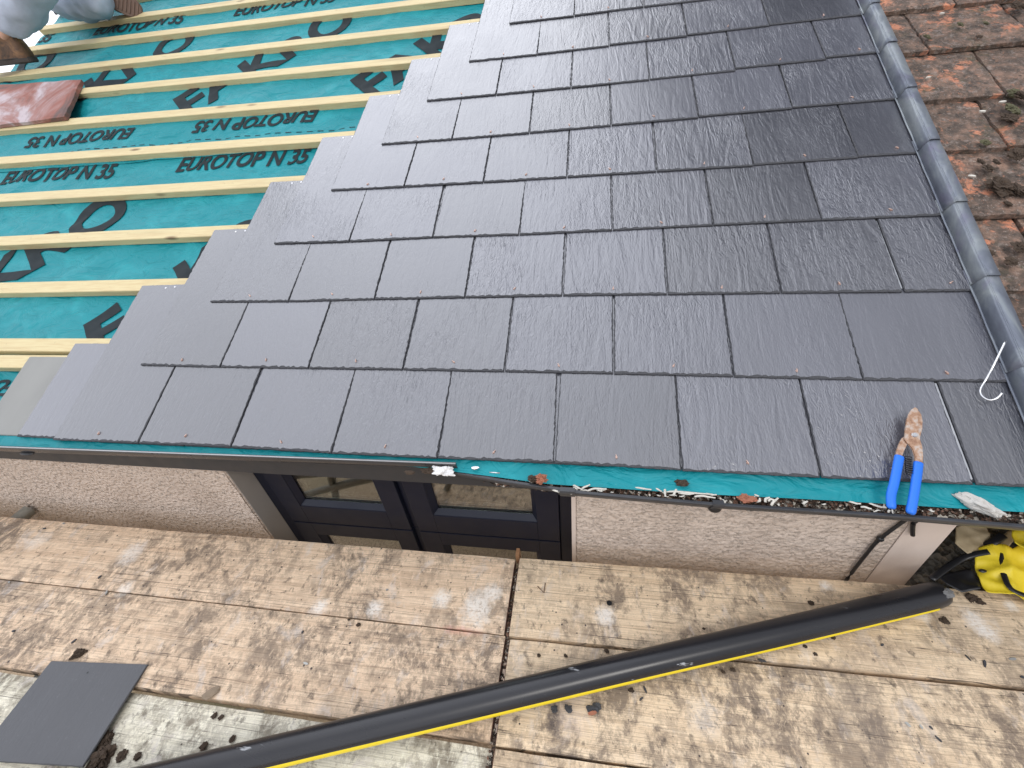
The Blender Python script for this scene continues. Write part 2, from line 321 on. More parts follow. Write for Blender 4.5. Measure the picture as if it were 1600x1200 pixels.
def rusty():
    t = MT('rusty_steel', (.4, .25, .16), .6, .35); v = t.co(rand=False); f = t.noise(v, 70, 6, .65)
    t.color(t.ramp(f, [(.32, (.22, .11, .065)), (.5, (.42, .26, .17)), (.62, (.50, .42, .36)), (.8, (.42, .42, .40))])); t.bump(f, .4, .001); return t.m
M['rusty'] = rusty()
M['steel'] = plain('bright_steel', (.72, .73, .74), .22, 1, .08, 60)
def lead():
    t = MT('lead_flashing', (.4, .42, .45), .42, .35); v = t.co((1, .5, 1)); f = t.noise(v, 12, 5, .6, 1.0); g = t.noise(v, 30, 3, .5, .6)
    c = t.ramp(f, [(.25, (.10, .108, .14)), (.45, (.16, .18, .215)), (.6, (.25, .275, .29)), (.8, (.38, .41, .41))]); c = t.mix(c, (.20, .17, .27), t.ramp(g, [(.55, 0.0), (.8, .5)]))
    t.color(c); t.rough(t.ramp(g, [(.3, .42), (.7, .62)])); t.bump(t.noise(t.co(), 16, 3), .6, .006); return t.m
M['lead'] = lead()
def oldtile():
    t = MT('weathered_clay_tile', (.2, .12, .09), .82); v = t.co()
    big = t.noise(v, 7, 5, .6, .5); mid = t.noise(v, 26, 8, .72, .3); fin = t.noise(v, 150, 4, .7)
    c = t.ramp(mid, [(.3, (.035, .028, .022)), (.47, (.10, .072, .055)), (.60, (.22, .14, .10)), (.72, (.33, .21, .15))])
    c = t.mix(c, (.56, .22, .12), t.math('MULTIPLY', t.ramp(big, [(.55, 0.0), (.60, 1.0)]), t.ramp(mid, [(.45, 0.0), (.54, .95)])))
    c = t.mix(c, (.45, .20, .11), t.math('MULTIPLY', t.ramp(t.noise(v, 60, 6, .7), [(.58, 0.0), (.68, 1.0)]), .6))
    c = t.mix(c, (.08, .075, .04), t.math('MULTIPLY', t.ramp(t.noise(v, 14, 6, .7), [(.56, 0.0), (.68, 1.0)]), .6))
    c = t.mix(c, (.50, .44, .38), t.math('MULTIPLY', t.ramp(fin, [(.60, 0.0), (.70, 1.0)]), .6)); c = t.mix(c, (.36, .30, .26), t.math('MULTIPLY', t.ramp(t.noise(v, 42, 9, .78), [(.53, 0.0), (.64, 1.0)]), .55))
    c = t.mix((.02, .017, .012), c, t.ramp(t.voro(v, 30), [(.10, .35), (.18, 1.0)]))
    tone = t.math('ADD', .8, t.math('MULTIPLY', t.oi.outputs['Random'], .55)); hs = t.n.new('ShaderNodeVectorMath'); hs.operation = 'SCALE'; t.l.new(c, hs.inputs[0]); t.l.new(tone, hs.inputs['Scale'])
    t.color(hs.outputs[0]); t.bump(t.math('ADD', mid, t.math('MULTIPLY', fin, .5)), 1, .010); return t.m
M['oldtile'] = oldtile()
M['moss'] = plain('dark_moss', (.060, .040, .026), .95, 0, .75, 160, .006)
M['moss_green'] = plain('green_moss', (.10, .095, .05), .95, 0, .6, 150, .004)
def claytile():
    t = MT('mortar_smeared_clay_tile', (.35, .13, .09), .7); v = t.co((1, .6, 1), (0, 0, .8)); a = t.noise(v, 5, 5, .6, .8); b = t.noise(v, 24, 6, .7)
    c = t.ramp(a, [(.36, (.14, .085, .075)), (.46, (.30, .11, .08)), (.53, (.36, .20, .18)), (.62, (.52, .44, .46))]); c = t.mix(c, (.16, .10, .085), t.ramp(b, [(.52, 0.0), (.72, .7)])); t.color(c); t.bump(b, .5, .004); return t.m
M['claytile'] = claytile()
def litter():
    t = MT('gutter_litter', (.09, .05, .035), .95); v = t.co(rand=False); k = t.voro(v, 150, out='Color')
    s_ = t.n.new('ShaderNodeSeparateColor'); t.l.new(k, s_.inputs[0])
    c = t.ramp(s_.outputs[0], [(0, (.02, .016, .012)), (.35, (.06, .042, .03)), (.6, (.13, .075, .05)), (.75, (.22, .12, .08)), (.82, (.10, .08, .06)), (.90, (.55, .50, .42))])
    t.color(c); t.bump(t.voro(v, 150), 1, .004); return t.m
M['litter'] = litter()
def ground_mat():
    t = MT('gravelly_ground', (.3, .22, .15), .95); v = t.co(rand=False); k = t.noise(v, 40, 8, .75); c = t.ramp(k, [(.3, (.16, .11, .07)), (.5, (.38, .28, .18)), (.7, (.52, .42, .30))])
    c = t.mix(c, (.12, .13, .07), t.ramp(t.noise(v, .35, 4), [(.5, 0.0), (.7, .8)])); t.color(c); t.bump(k, .8, .02); return t.m
M['ground'] = ground_mat()
def rubble():
    t = MT('leaf_litter_rubble', (.2, .17, .13), .95); v = t.co(rand=False); k = t.voro(v, 60, out='Color'); s_ = t.n.new('ShaderNodeSeparateColor'); t.l.new(k, s_.inputs[0])
    c = t.ramp(s_.outputs[0], [(0, (.05, .045, .035)), (.4, (.13, .115, .09)), (.7, (.21, .18, .14)), (.9, (.30, .24, .17))]); c = t.mix(c, (.12, .12, .11), t.ramp(t.noise(v, 7, 3), [(.45, 0.0), (.6, 1.0)]))
    t.color(c); t.bump(t.voro(v, 60), 1, .012); return t.m
M['rubble'] = rubble()
M['denim'] = plain('pale_grey_denim', (.46, .52, .63), .85, 0, .2, 25, .0006)
M['hoodie'] = plain('dark_work_top', (.05, .055, .065), .9, 0, .1, 20)
M['skin'] = plain('skin', (.55, .33, .24), .5, 0, .06, 20)
M['hair'] = plain('brown_hair', (.06, .035, .02), .7, 0, .2, 60)
def leather():
    t = MT('worn_brown_leather', (.2, .11, .05), .6); v = t.co(rand=False); t.color(t.ramp(t.noise(v, 16, 6, .65, 1), [(.35, (.045, .03, .022)), (.55, (.17, .09, .045)), (.72, (.36, .19, .075))])); t.bump(t.noise(v, 40, 4), .5, .004); return t.m
M['leather'] = leather()
M['sole'] = plain('brown_rubber_sole', (.20, .13, .10), .8, 0, .25, 60, .002)
M['soledark'] = plain('dark_rubber', (.06, .05, .045), .8)
def glass():
    t = MT('window_glass', (.02, .02, .02), .02); n = t.n; o_ = n['Material Output']; g = n.new('ShaderNodeBsdfGlossy'); g.inputs['Roughness'].default_value = .01; g.inputs['Color'].default_value = (1, 1, 1, 1)
    tr = n.new('ShaderNodeBsdfTransparent'); tr.inputs['Color'].default_value = (.72, .76, .72, 1); mx_ = n.new('ShaderNodeMixShader'); fr = n.new('ShaderNodeFresnel'); fr.inputs['IOR'].default_value = 1.7
    k = t.math('MINIMUM', t.math('MULTIPLY', fr.outputs[0], 2.4), .8); t.l.new(k, mx_.inputs[0]); t.l.new(tr.outputs[0], mx_.inputs[1]); t.l.new(g.outputs[0], mx_.inputs[2]); t.l.new(mx_.outputs[0], o_.inputs[0]); return t.m
M['glass'] = glass()

# ------------------------------------------------------------------ setting
tag(mesh('ground', [(-400, -400, -2.9), (400, -400, -2.9), (400, 400, -2.9), (-400, 400, -2.9)], [(0, 1, 2, 3)], M['ground']), kind='structure')

# house: wall with an opening, reveals, fascia, room behind, roof boarding
WY, FY = .05, .123                       # wall face, window frame face
XL, XR, XC = .455, 1.557, 2.505          # window opening, house corner
ZB, ZT = -2.9, -.03
hs = empty('house', (0, WY, -2.9), 'cream rendered house wall under the half slated roof, with a dark framed window', 'house')
def wallbox(name, x0, x1, y0, y1, z0, z1, mat): return boxobj(name, (x0, y0, z0), (x1, y1, z1), mat, hs)
def relief_wall(name, x0, x1, z0, z1, mat, amp, step=.012):
    vs, fs = [], []; nx = int((x1 - x0) / step) + 1; nzv = int((z1 - z0) / step) + 1
    for j in range(nzv + 1):
        for i in range(nx + 1):
            x, z = x0 + (x1 - x0) * i / nx, z0 + (z1 - z0) * j / nzv
            vs.append((x, WY - .0008 - amp * (.5 + .5 * nz(x * 26, z * 26, 3)) - amp * .6 * nz(x * 70, z * 70, 9) ** 2 * 2, z))
    for j in range(nzv):
        for i in range(nx): a = j * (nx + 1) + i; fs.append((a, a + 1, a + nx + 2, a + nx + 1))
    return mesh(name, vs, fs, mat, hs, True)
wallbox('wall', -1.9, XL, WY, .30, ZB, ZT, M['render_l']); wallbox('wall', XR + .012, 2.405, WY, .30, ZB, ZT, M['render_r'])
relief_wall('render_coat', -1.9, XL - .004, -.95, ZT, M['render_l'], .0035); relief_wall('render_coat', XR + .016, 2.402, -.95, ZT, M['render_r'], .003)
wallbox('wall', XL, XR + .012, WY, .30, ZB, -1.30, M['render_l'])
wallbox('corner_band', 2.405, XC, WY - .004, .30, ZB, ZT, M['render_smooth'])
wallbox('window_reveal', XL - .001, XL + .003, WY + .002, .25, -1.30, ZT - .01, M['reveal']); wallbox('window_reveal', XR, XR + .012, WY - .003, .25, -1.30, ZT - .01, M['render_smooth'])
wallbox('fascia', -1.95, 4.5, .022, WY - .006, -.13, -.025, M['fascia'])
wallbox('side_wall', -1.9, -1.65, .301, 3.4, ZB, -.05, M['render_l']); wallbox('side_wall', 2.255, XC, .301, 3.4, ZB, -.05, M['render_r'])
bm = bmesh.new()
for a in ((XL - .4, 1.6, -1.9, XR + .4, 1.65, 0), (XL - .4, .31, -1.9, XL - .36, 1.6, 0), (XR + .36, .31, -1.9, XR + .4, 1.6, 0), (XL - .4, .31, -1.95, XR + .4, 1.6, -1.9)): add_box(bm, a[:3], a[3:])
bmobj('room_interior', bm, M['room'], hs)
bm = bmesh.new(); add_box(bm, (-1.93, .03, -.12), (4.6, 4.2, -.10), RM); bmobj('roof_boarding', bm, M['dark'], hs)
bm = bmesh.new(); add_box(bm, (-1.93, .0, -.075), (4.6, 4.2, -.058), Matrix.Translation(P(0, 8.4, 0)) @ Matrix.Rotation(-S, 4, 'X') @ Matrix.Translation((0, -4.2, 0)))
bm.free()

# window: outer frame, two sashes, transom; glass panes lie under each sash
wf = boxobj('window_frame', (XL + .004, FY, -1.29), (XL + .06, FY + .06, ZT + .02), M['upvc'], hs, .003)
def wbar(x0, x1, z0, z1, y0=FY, d=.06, b=.003, name='frame_bar'): return boxobj(name, (x0, y0, z0), (x1, y0 + d, z1), M['upvc'], wf, b)
wbar(XR - .042, XR - .001, -1.29, ZT + .02); wbar(XL + .061, XR - .043, -1.29, -1.23); wbar(XL + .061, XR - .043, -.5185, -.5125, FY + .004)
wbar(.985, 1.012, -.512, ZT + .02, FY + .004); wbar(.985, 1.012, -1.229, -.519, FY + .004)
def sash(x0, x1, z0, z1, bot=.098):
    fw = .072; y = FY - .012
    bm = bmesh.new()
    for (a, b_, c, d_) in ((x0, x0 + fw, z0, z1), (x1 - fw, x1, z0, z1), (x0 + fw, x1 - fw, z0, z0 + bot), (x0 + fw, x1 - fw, z1 - fw, z1)):
        add_box(bm, (a, y, c), (b_, y + .055, d_), None, .002)
    s_ = bmobj('sash', bm, M['upvc'], hs)
    bm = bmesh.new(); k = .016       # sloping glazing bead
    X0, X1, Z0, Z1 = x0 + fw, x1 - fw, z0 + bot, z1 - fw
    o_ = [(X0, Z0), (X1, Z0), (X1, Z1), (X0, Z1)]; i_ = [(X0 + k, Z0 + k), (X1 - k, Z0 + k), (X1 - k, Z1 - k), (X0 + k, Z1 - k)]
    ov = [bm.verts.new((a, y + .003, b_)) for a, b_ in o_]; iv = [bm.verts.new((a, y + .020, b_)) for a, b_ in i_]
    for q in range(4): bm.faces.new((ov[q], ov[(q + 1) % 4], iv[(q + 1) % 4], iv[q]))
    bmobj('glazing_bead', bm, M['upvc'], s_)
    boxobj('glass_pane', (X0 + .004, y + .022, Z0 + .004), (X1 - .004, y + .026, Z1 - .004), M['glass'], s_)
    boxobj('spacer_bar', (X0 + k, y + .0275, Z0 + k - .004), (X1 - k, y + .034, Z0 + k + .003), M['white'], s_)
    return s_
s1 = sash(XL + .056, .984, -.512, -.02); s2 = sash(1.013, XR - .043, -.512, -.02); sash(XL + .056, .984, -1.225, -.519); sash(1.013, XR - .043, -1.225, -.519)
for s_, (hx_, hz_) in ((s1, (hy(528, 779, .22).x, hy(540, 782, .22).z)), (s2, (hy(775, 796, .22).x, hy(775, 798, .22).z))):
    tube('window_handle', smoothpath([(hx_ + .045, .20, hz_ - .03), (hx_ + .045, .212, hz_), (hx_ + .025, .232, hz_ + .008), (hx_ - .05, .235, hz_ + .002)], 5), .009, M['white'], s_, 10)

# neighbouring house beyond the corner: wall set back, flat ledge covered in litter
nb = empty('neighbour_house', (3.4, .6, -2.9), 'neighbouring house set back beyond the wall corner, under the old tiled roof', 'house')
boxobj('wall', (XC + .003, .62, -2.9), (4.5, .80, .22), M['rubble'], nb); boxobj('ledge', (XC + .003, .02, -.60), (4.5, .615, -.47), M['rubble'], nb)
vs, fs = [], []; nx, ny = 120, 46
for j in range(ny + 1):
    for i in range(nx + 1):
        x, y = XC + .004 + 1.6 * i / nx, -.005 + .62 * j / ny
        vs.append((x, y, -.455 + .05 * (y / .6) + .022 * nz(x * 9, y * 9) + .014 * nz(x * 30, y * 30, 4) + .008 * nz(x * 90, y * 90, 4)))
for j in range(ny):
    for i in range(nx): a = j * (nx + 1) + i; fs.append((a, a + 1, a + nx + 2, a + nx + 1))
tag(mesh('leaf_litter', vs, fs, M['rubble']), 'brown grey leaf litter and grit piled beyond the corner of the wall', 'litter', kind='stuff')

# ------------------------------------------------------------------ underlay
G = .2569
def hmem(u, v):
    k = v / G - 2.37                                    # batten line number
    f = k - math.floor(k)
    sag = -.004 - .009 * math.sin(PI * f) ** 1.2
    x = u * .80 + v * .60; y = -u * .60 + v * .80        # diagonal creases
    wr = (.0120 * nz(x * 1.6, y * 8, 1) + .0070 * nz(x * 4, y * 17, 2) + .005 * nz(u * 3.2, v * 3, 5)) * (.25 + .75 * math.sin(PI * f))
    n = -.045 + sag + wr
    if v < .24: t = max(0, v) / .24; n = n * t + (-.0155) * (1 - t)
    if v < 0: n = -.0155 - v * .05 + .0012 * nz(u * 4, 3) - (.08 * (-v) if u < 1.2 else 0)
    return n
def sheet(name, v0, v1, off, label, u0=-1.93, u1=2.6, vend=None, step=.016):
    nu = int((u1 - u0) / step); nv = int((v1 - v0) / step) + 1; vs, fs = [], []
    for j in range(nv + 1):
        for i in range(nu + 1):
            u = u0 + (u1 - u0) * i / nu; a = v0 if vend is None else vend(u)
            a += .004 * nz(u * 2.5, v0 * 5)
            v = a + (v1 - a) * j / nv; vs.append(P(u, v, hmem(u, v) + off + (.002 * max(0, nz(u * 5, v0)) if j < 2 else 0)))
    for j in range(nv):
        for i in range(nu): a = j * (nu + 1) + i; fs.append((a, a + 1, a + nu + 2, a + nu + 1))
    o = mesh(name, vs, fs, M['teal'], None, True)
    return tag(o, label, 'roof underlay', 'teal underlay sheets')
def vend(u):
    t = min(1, max(0, (u - 1.15) / .35)); return -.022 * (1 - t) - .050 * t
sh1 = sheet('underlay_sheet', -.05, 1.42, 0, 'lowest teal underlay sheet, running down to the gutter and under the slates', vend=vend)
sh2 = sheet('underlay_sheet', 1.357, 2.86, .0035, 'middle teal underlay sheet, lapping over the lowest one with dashed line and diagonal lettering')
sh3 = sheet('underlay_sheet', 2.81, 4.05, .007, 'topmost teal underlay sheet behind the kneeling roofer')
def lettering(text, size, u, v, ang, parent, off, shear=.18, bold=.0, sx=1.0, align='LEFT', sp_=1.0):
    c = bpy.data.curves.new('t', 'FONT'); c.body = text; c.size = size; c.shear = shear; c.offset = bold; c.align_x = align; c.space_character = sp_; c.resolution_u = 6
    o = bpy.data.objects.new('t', c); COL.objects.link(o); bpy.context.view_layer.update()
    dg = bpy.context.evaluated_depsgraph_get(); me = bpy.data.meshes.new_from_object(o.evaluated_get(dg)); bpy.data.objects.remove(o); bpy.data.curves.remove(c)
    bm = bmesh.new(); bm.from_mesh(me); bpy.data.meshes.remove(me); bmesh.ops.triangulate(bm, faces=bm.faces[:])
    for v_ in bm.verts: v_.co.x *= sx
    lim = .018
    for _ in range(6):
        es = [e_ for e_ in bm.edges if e_.calc_length() > lim]
        if not es: break
        bmesh.ops.subdivide_edges(bm, edges=es, cuts=1); bmesh.ops.triangulate(bm, faces=bm.faces[:])
    ca, sa = math.cos(ang), math.sin(ang)
    for v_ in bm.verts:
        a, b = v_.co.x * ca - v_.co.y * sa + u, v_.co.x * sa + v_.co.y * ca + v
        v_.co = P(a, b, hmem(a, b) + off + .0036)
    return bmobj('printed_lettering', bm, M['ink'], parent)
def dashes(u0, u1, v, parent, off):
    bm = bmesh.new(); u = u0
    while u < u1:
        q = [bm.verts.new(P(a, b, hmem(a, b) + off + .0016)) for a, b in ((u, v), (u + .028, v), (u + .028, v + .0045), (u, v + .0045))]; bm.faces.new(q); u += .052
    bmobj('dashed_line', bm, M['ink'], parent)
small = 'EUROTOP N 35'; big = 'FAKRO'
def run(v, u_starts, parent, off, inv=False):
    for u in u_starts:
        if inv: lettering(small, .098, u, v, PI, parent, off, .26, .003, .955)
        else: lettering(small, .115, u, v, 0, parent, off, .26, .0032, .82)
run(1.278, (-1.26, -.258), sh1, 0); run(1.612, (-1.63 + 1.0, .368), sh2, .0035, True); dashes(-1.9, .85, 1.482, sh2, .0035)
run(2.672, (-2.50 + .02, -1.50, -.497), sh2, .0035) if False else None
for u in (-1.50, -.497, .5): lettering(small, .115, u, 2.61, 0, sh2, .0035, .30, .003, .82)
lettering('35', .115, -1.925, 2.61, 0, sh2, .0035, .30, .003, .82)
for u in (-.36, .64): lettering(small, .098, u, .225, PI, sh1, 0, .22, .0016, .975)
dashes(-1.9, .2, .095, sh1, 0); dashes(-1.5, 1.2, 2.93, sh3, .007)
for u in (-1.093, -.121, .85): lettering(big, .285, u, .304, math.radians(45), sh1, 0, .0, .010, 1.14)
for u in (-2.36, -1.375, -.395, .589): lettering(big, .285, u, 1.669, math.radians(43.5), sh2, .0035, .0, .010, 1.14)
for u in (-.63,): lettering(small, .098, u, 3.07, PI, sh3, .007, .22, .0016, .975)

# ------------------------------------------------------------------ battens
offs = {0: .004, 1: 0, 2: .015, 3: .030, 4: .048, 5: .066, 6: .060, 7: .072, 8: .062}
ordn = ['first', 'second', 'third', 'fourth', 'fifth', 'sixth', 'seventh', 'eighth', 'ninth', 'tenth', 'eleventh', 'twelfth', 'thirteenth', 'fourteenth', 'fifteenth', 'sixteenth']
def batten(uL, vL, uR, vR, label, wid=.054, th=.028, top=-.0192):
    d = (vR - vL) / (uR - uL); x0, x1 = -1.93 - random.random() * .03, 2.54; bm = bmesh.new(); n = 60; rings = []
    for i in range(n + 1):
        u = x0 + (x1 - x0) * i / n; uu = min(u, uR); v = vL + d * (uu - uL) + .0018 * nz(u * 1.3, vL * 9); nn = .0012 * nz(u * 1.1, vL * 5, 3) if u < uR - .3 else 0
        c = .002; h = wid / 2
        sec = [(-h, top - th), (-h, top - c), (-h + c, top), (h - c, top), (h, top - c), (h, top - th)]
        rings.append([bm.verts.new((u, v + a, b + min(nn, 0))) for a, b in sec])
    for i in range(n):
        for k in range(6): bm.faces.new((rings[i][k], rings[i][(k + 1) % 6], rings[i + 1][(k + 1) % 6], rings[i + 1][k]))
    bm.faces.new(rings[0][::-1]); bm.faces.new(rings[-1])
    tag(bmobj('roof_batten', bm, M['batten'], None, False, RM), label, 'batten', 'timber battens across the underlay')
batten(-.47, .283, .2, .283, 'lowest timber batten, just above the gutter and left of the pale slate', .052)
batten(-.51, .351, .2, .351, 'second timber batten up from the gutter, close against the lowest one')
for r in range(14):
    vR = .608 + G * r; o = offs.get(r, .06)
    batten(-.75 - .18 * min(r, 6), vR + o, .15 * r, vR, '%s timber batten up from the gutter' % ordn[r + 2] if r + 2 < 13 else '%s timber batten up from the gutter, high beyond the roofer' % ordn[r + 2])

# ------------------------------------------------------------------ slates
T = .005; TILT = -.0058 / G
PX = {0: [(0, 80, 687), (1, 215, 692), (2, 360, 698), (3, 517, 708), (4, 683, 716), (5, 866, 722), (6, 1066, 735), (7, 1283, 746), (8, 1527, 757)],
      1: [(.5, 218, 570), (1.5, 343, 573), (2.5, 481, 575), (3.5, 629, 577), (4.5, 788, 580), (5.5, 959, 583), (6.5, 1147, 588), (7.5, 1350, 593)],
      2: [(1, 327, 471), (2, 450, 470.5), (3, 584.5, 467), (4, 726, 464), (5, 879, 461), (6, 1043, 459), (7, 1221, 457), (8, 1415, 455)],
      3: [(1.5, 427, 380), (2.5, 545, 377), (3.5, 676, 370), (4.5, 811, 366), (5.5, 957, 359), (6.5, 1115, 351), (7.5, 1285, 343)],
      4: [(2, 516, 297), (3, 631, 291), (4, 755, 284), (5, 886, 276), (6, 1026, 267), (7, 1178, 258), (8, 1342, 244)],
      5: [(2.5, 595, 225), (3.5, 706, 217), (4.5, 827, 207), (5.5, 955, 195), (6.5, 1092, 183), (7.5, 1239, 167)],
      6: [(3, 666, 157), (4, 775, 147), (5, 892, 136), (6, 1015, 124), (7, 1150, 109), (8, 1291, 89)],
      7: [(3.5, 732, 95), (4.5, 839, 85), (5.5, 952, 70), (6.5, 1074, 55), (7.5, 1203, 38)],
      8: [(4, 795, 36), (5, 897, 24), (6, 1006, 9)]}
def edgeU(v): return 2.556 + .030 * v
def slate_mesh(wd, ln, t=T, chip=1.0, right_straight=False, seed=0):
    rnd = random.Random(seed); bm = bmesh.new()
    pts = []
    def run_(a, b, st):
        L_ = math.dist(a, b); n = max(2, int(L_ / st)); return [(a[0] + (b[0] - a[0]) * k / n, a[1] + (b[1] - a[1]) * k / n) for k in range(n)]
    c = [(-wd / 2, 0), (wd / 2, 0), (wd / 2, ln), (-wd / 2, ln)]; side = []
    for q in range(4):
        seg = run_(c[q], c[(q + 1) % 4], .008); pts += seg; side += [q] * len(seg)
    nrm = [(0, 1), (-1, 0), (0, -1), (1, 0)]; ins, outp = [], []
    prev = 0
    for (x, y), q in zip(pts, side):
        dx, dy = nrm[q]; chipd = (.0026 + rnd.random() * .0052) * chip
        if q in (1, 3): chipd *= .5
        if q == 2 or (right_straight and q == 1): chipd = .0008
        j = rnd.uniform(-.0006, .0008) * chip
        outp.append((x + dx * j, y + dy * j)); ins.append((x + dx * (j + chipd), y + dy * (j + chipd)))
    # keep the corners square: inset corner points move on both axes
    def bow(x, y): return .0008 * nz(x * 6 + seed, y * 5)
    n = len(pts); k0 = [side.index(q) for q in range(4)]
    for q in range(4):
        i = k0[q]; dx, dy = nrm[(q - 1) % 4]; ins[i] = (ins[i][0] + dx * .0025, ins[i][1] + dy * .0025)
    vb = [bm.verts.new((x, y, -t)) for x, y in outp]; vmid = [bm.verts.new((x, y, -t * (.30 + .2 * rnd.random()))) for x, y in outp]; vt = [bm.verts.new((x, y, bow(x, y) * 0)) for x, y in ins]
    for i in range(n):
        j = (i + 1) % n; bm.faces.new((vb[i], vb[j], vmid[j], vmid[i])); bm.faces.new((vmid[i], vmid[j], vt[j], vt[i]))
    bm.faces.new(vt); bm.faces.new(vb[::-1])
    bmesh.ops.recalc_face_normals(bm, faces=bm.faces[:]); me = bpy.data.meshes.new('slate'); bm.to_mesh(me); bm.free()
    me.materials.append(M['slate']); me.materials.append(M['slate_edge'])
    for p in me.polygons:
        if len(p.vertices) <= 4: p.material_index = 1
    return me
def place(u, v, n, yaw=0, tilt=TILT): return RM @ Matrix.Translation((u, v, n)) @ Matrix.Rotation(yaw, 4, 'Z') @ Matrix.Rotation(math.atan(tilt), 4, 'X')
def rivet(parent, mw, x, y):
    bm = bmesh.new(); a = random.uniform(-1.1, 1.1); h = Matrix.Translation((x, y, .0004)) @ Matrix.Rotation(a, 4, 'Z')
    pts = [h @ Vector(p) for p in ((0, -.004, 0), (0, -.002, .002), (0, .003, .0026), (0, .0065, .0016))]
    add_tube(bm, pts, [.0016, .0016, .0014, .0009], 6); bmesh.ops.create_circle(bm, cap_ends=True, radius=.003, segments=10, matrix=Matrix.Translation((x, y, .0003)))
    bmobj('copper_rivet', bm, M['copper'], parent, False, mw)
def nail(parent, mw, x, y):
    bm = bmesh.new(); bmesh.ops.create_cone(bm, cap_ends=True, radius1=.0042, radius2=.003, depth=.0016, segments=10, matrix=Matrix.Translation((x, y, .0009))); bmobj('nail', bm, M['nail'], parent, False, mw)
sid = 0
for r in range(11):
    js = {}
    for k in range(int(2 * 8.5) + 1):
        pass
    first = .5 * r; js = []
    k = first
    while k < 8.3:
        js.append([k, k * .303, r * G]); k += 1
    if r in PX:
        for (kk, x, y) in PX[r]:
            for j_ in js:
                if abs(j_[0] - kk) < .01: u, v = rf(x, y); j_[1] = u; j_[2] = v
    if r == 0: js[0][1] += .002
    # unmeasured joints: continue the row
    n = len(js)
    for i, j_ in enumerate(js):
        u0, v0 = j_[1], j_[2]
        if i + 1 < n: u1, v1 = js[i + 1][1], js[i + 1][2]
        else: u1, v1 = edgeU(r * G) + .012, v0
        last = i + 1 == n
        gapw = .0027 if not (not last and i + 2 == n and r in (0, 2)) else .009
        wd = (u1 - u0) - gapw
        if wd < .05: continue
        me = slate_mesh(wd, .6, T, 1.0, last, sid + 1); yaw = math.atan2(v1 - v0, u1 - u0) if not last else 0
        mw = place((u0 + u1 - (gapw if last else 0)) / 2 + (-.002 if gapw > .005 else 0), (v0 + v1) / 2, random.uniform(-.0002, .0003), max(-.012, min(.012, yaw)))
        rown = 'bottom course' if r == 0 else '%s course up' % ordn[r]
        if last: lb = 'slate cut against the lead flashing, right end of the ' + rown
        elif i == 0: lb = 'slate at the stepped left end of the ' + rown + ', nails showing' if r < 9 else 'slate starting the ' + rown + ', nails showing'
        else: lb = 'grey riven slate, %s from the stepped left end, %s' % (ordn[i], rown)
        o = bpy.data.objects.new('roof_slate', me); COL.objects.link(o); o.matrix_world = mw
        tag(o, lb, 'slate', 'dark grey slates laid on the roof')
        rivet(o, mw, (0 if not last else .03) + random.uniform(-.004, .004), .024 + random.uniform(-.004, .004))
        if i == 0:
            nail(o, mw, .25 * wd - .12, .585); nail(o, mw, -wd * .02, .588)
        if last and r in (0, 2):
            boxobj('gap_strip', (-wd / 2 - .0068, .012, -.0052), (-wd / 2 - .0026, .33, -.0030), M['steel'], o)  # bright strip laid in the wider gap beside this end slate
            o.children[-1].matrix_parent_inverse = Matrix(); 
        sid += 1
# under eaves course (short slates, tails flush with the bottom course)
ub = [-.176, .138, .44, .745, 1.05, 1.352, 1.655, 1.96, 2.26, 2.552]
for i in range(9):
    me = slate_mesh(ub[i + 1] - ub[i] - .004, .345, T, 1.0, False, 900 + i); mw = place((ub[i] + ub[i + 1]) / 2, .008 if i == 0 else .004 + random.uniform(-.002, .0015), -.0058)
    o = bpy.data.objects.new('eaves_slate', me); COL.objects.link(o); o.matrix_world = mw
    tag(o, 'short dark eaves slate hidden under the bottom course, its left end showing' if i == 0 else 'short dark eaves slate under the bottom course, %s from the left, only its tail showing' % ordn[i], 'slate', 'short slates along the eaves')
me = slate_mesh(.31, .29, T, .4, False, 950); me.materials.clear(); me.materials.append(M['slate_back']); me.materials.append(M['slate_back'])
o = bpy.data.objects.new('eaves_slate', me); COL.objects.link(o); o.matrix_world = place(-.188, .012, -.0125, 0, TILT)
tag(o, 'pale grey dusty slate at the left end of the eaves', 'slate')

# ------------------------------------------------------------------ lead flashing pieces
def flashing(i, v0):
    ln = G + .05; bm = bmesh.new(); n = 14; prof = [(-.003, .0010), (.001, .003), (.0075, .031), (.0095, .0358), (.0125, .0375), (.024, .0378), (.039, .0365), (.0400, .033)]
    rings = []
    for k in range(n + 1):
        t = k / n; v = v0 + ln * t; u = edgeU(v); lift = .0035 * (1 - t) - .002 * t
        rings.append([bm.verts.new((u + a * (1 + .03 * nz(v * 9, i)), v + 0, b + lift + .0016 * nz(a * 60, v * 14, i))) for a, b in prof])
    for k in range(n):
        for j in range(len(prof) - 1): bm.faces.new((rings[k][j], rings[k][j + 1], rings[k + 1][j + 1], rings[k + 1][j]))
    o = bmobj('lead_flashing', bm, M['lead'], None, True, RM); es_ = o.modifiers.new('es', 'EDGE_SPLIT'); es_.split_angle = math.radians(24)
    so_ = o.modifiers.new('thick', 'SOLIDIFY'); so_.thickness = .0022; so_.offset = -1
    w_ = 'lowest' if i == 0 else ordn[i]
    tag(o, '%s piece of lead flashing%s, between slates and old tiles' % (w_, '' if i == 0 else ' up from the gutter'), 'flashing', 'overlapping lead flashing pieces')
for i in range(11): flashing(i, -.01 if i == 0 else .012 + G * i)

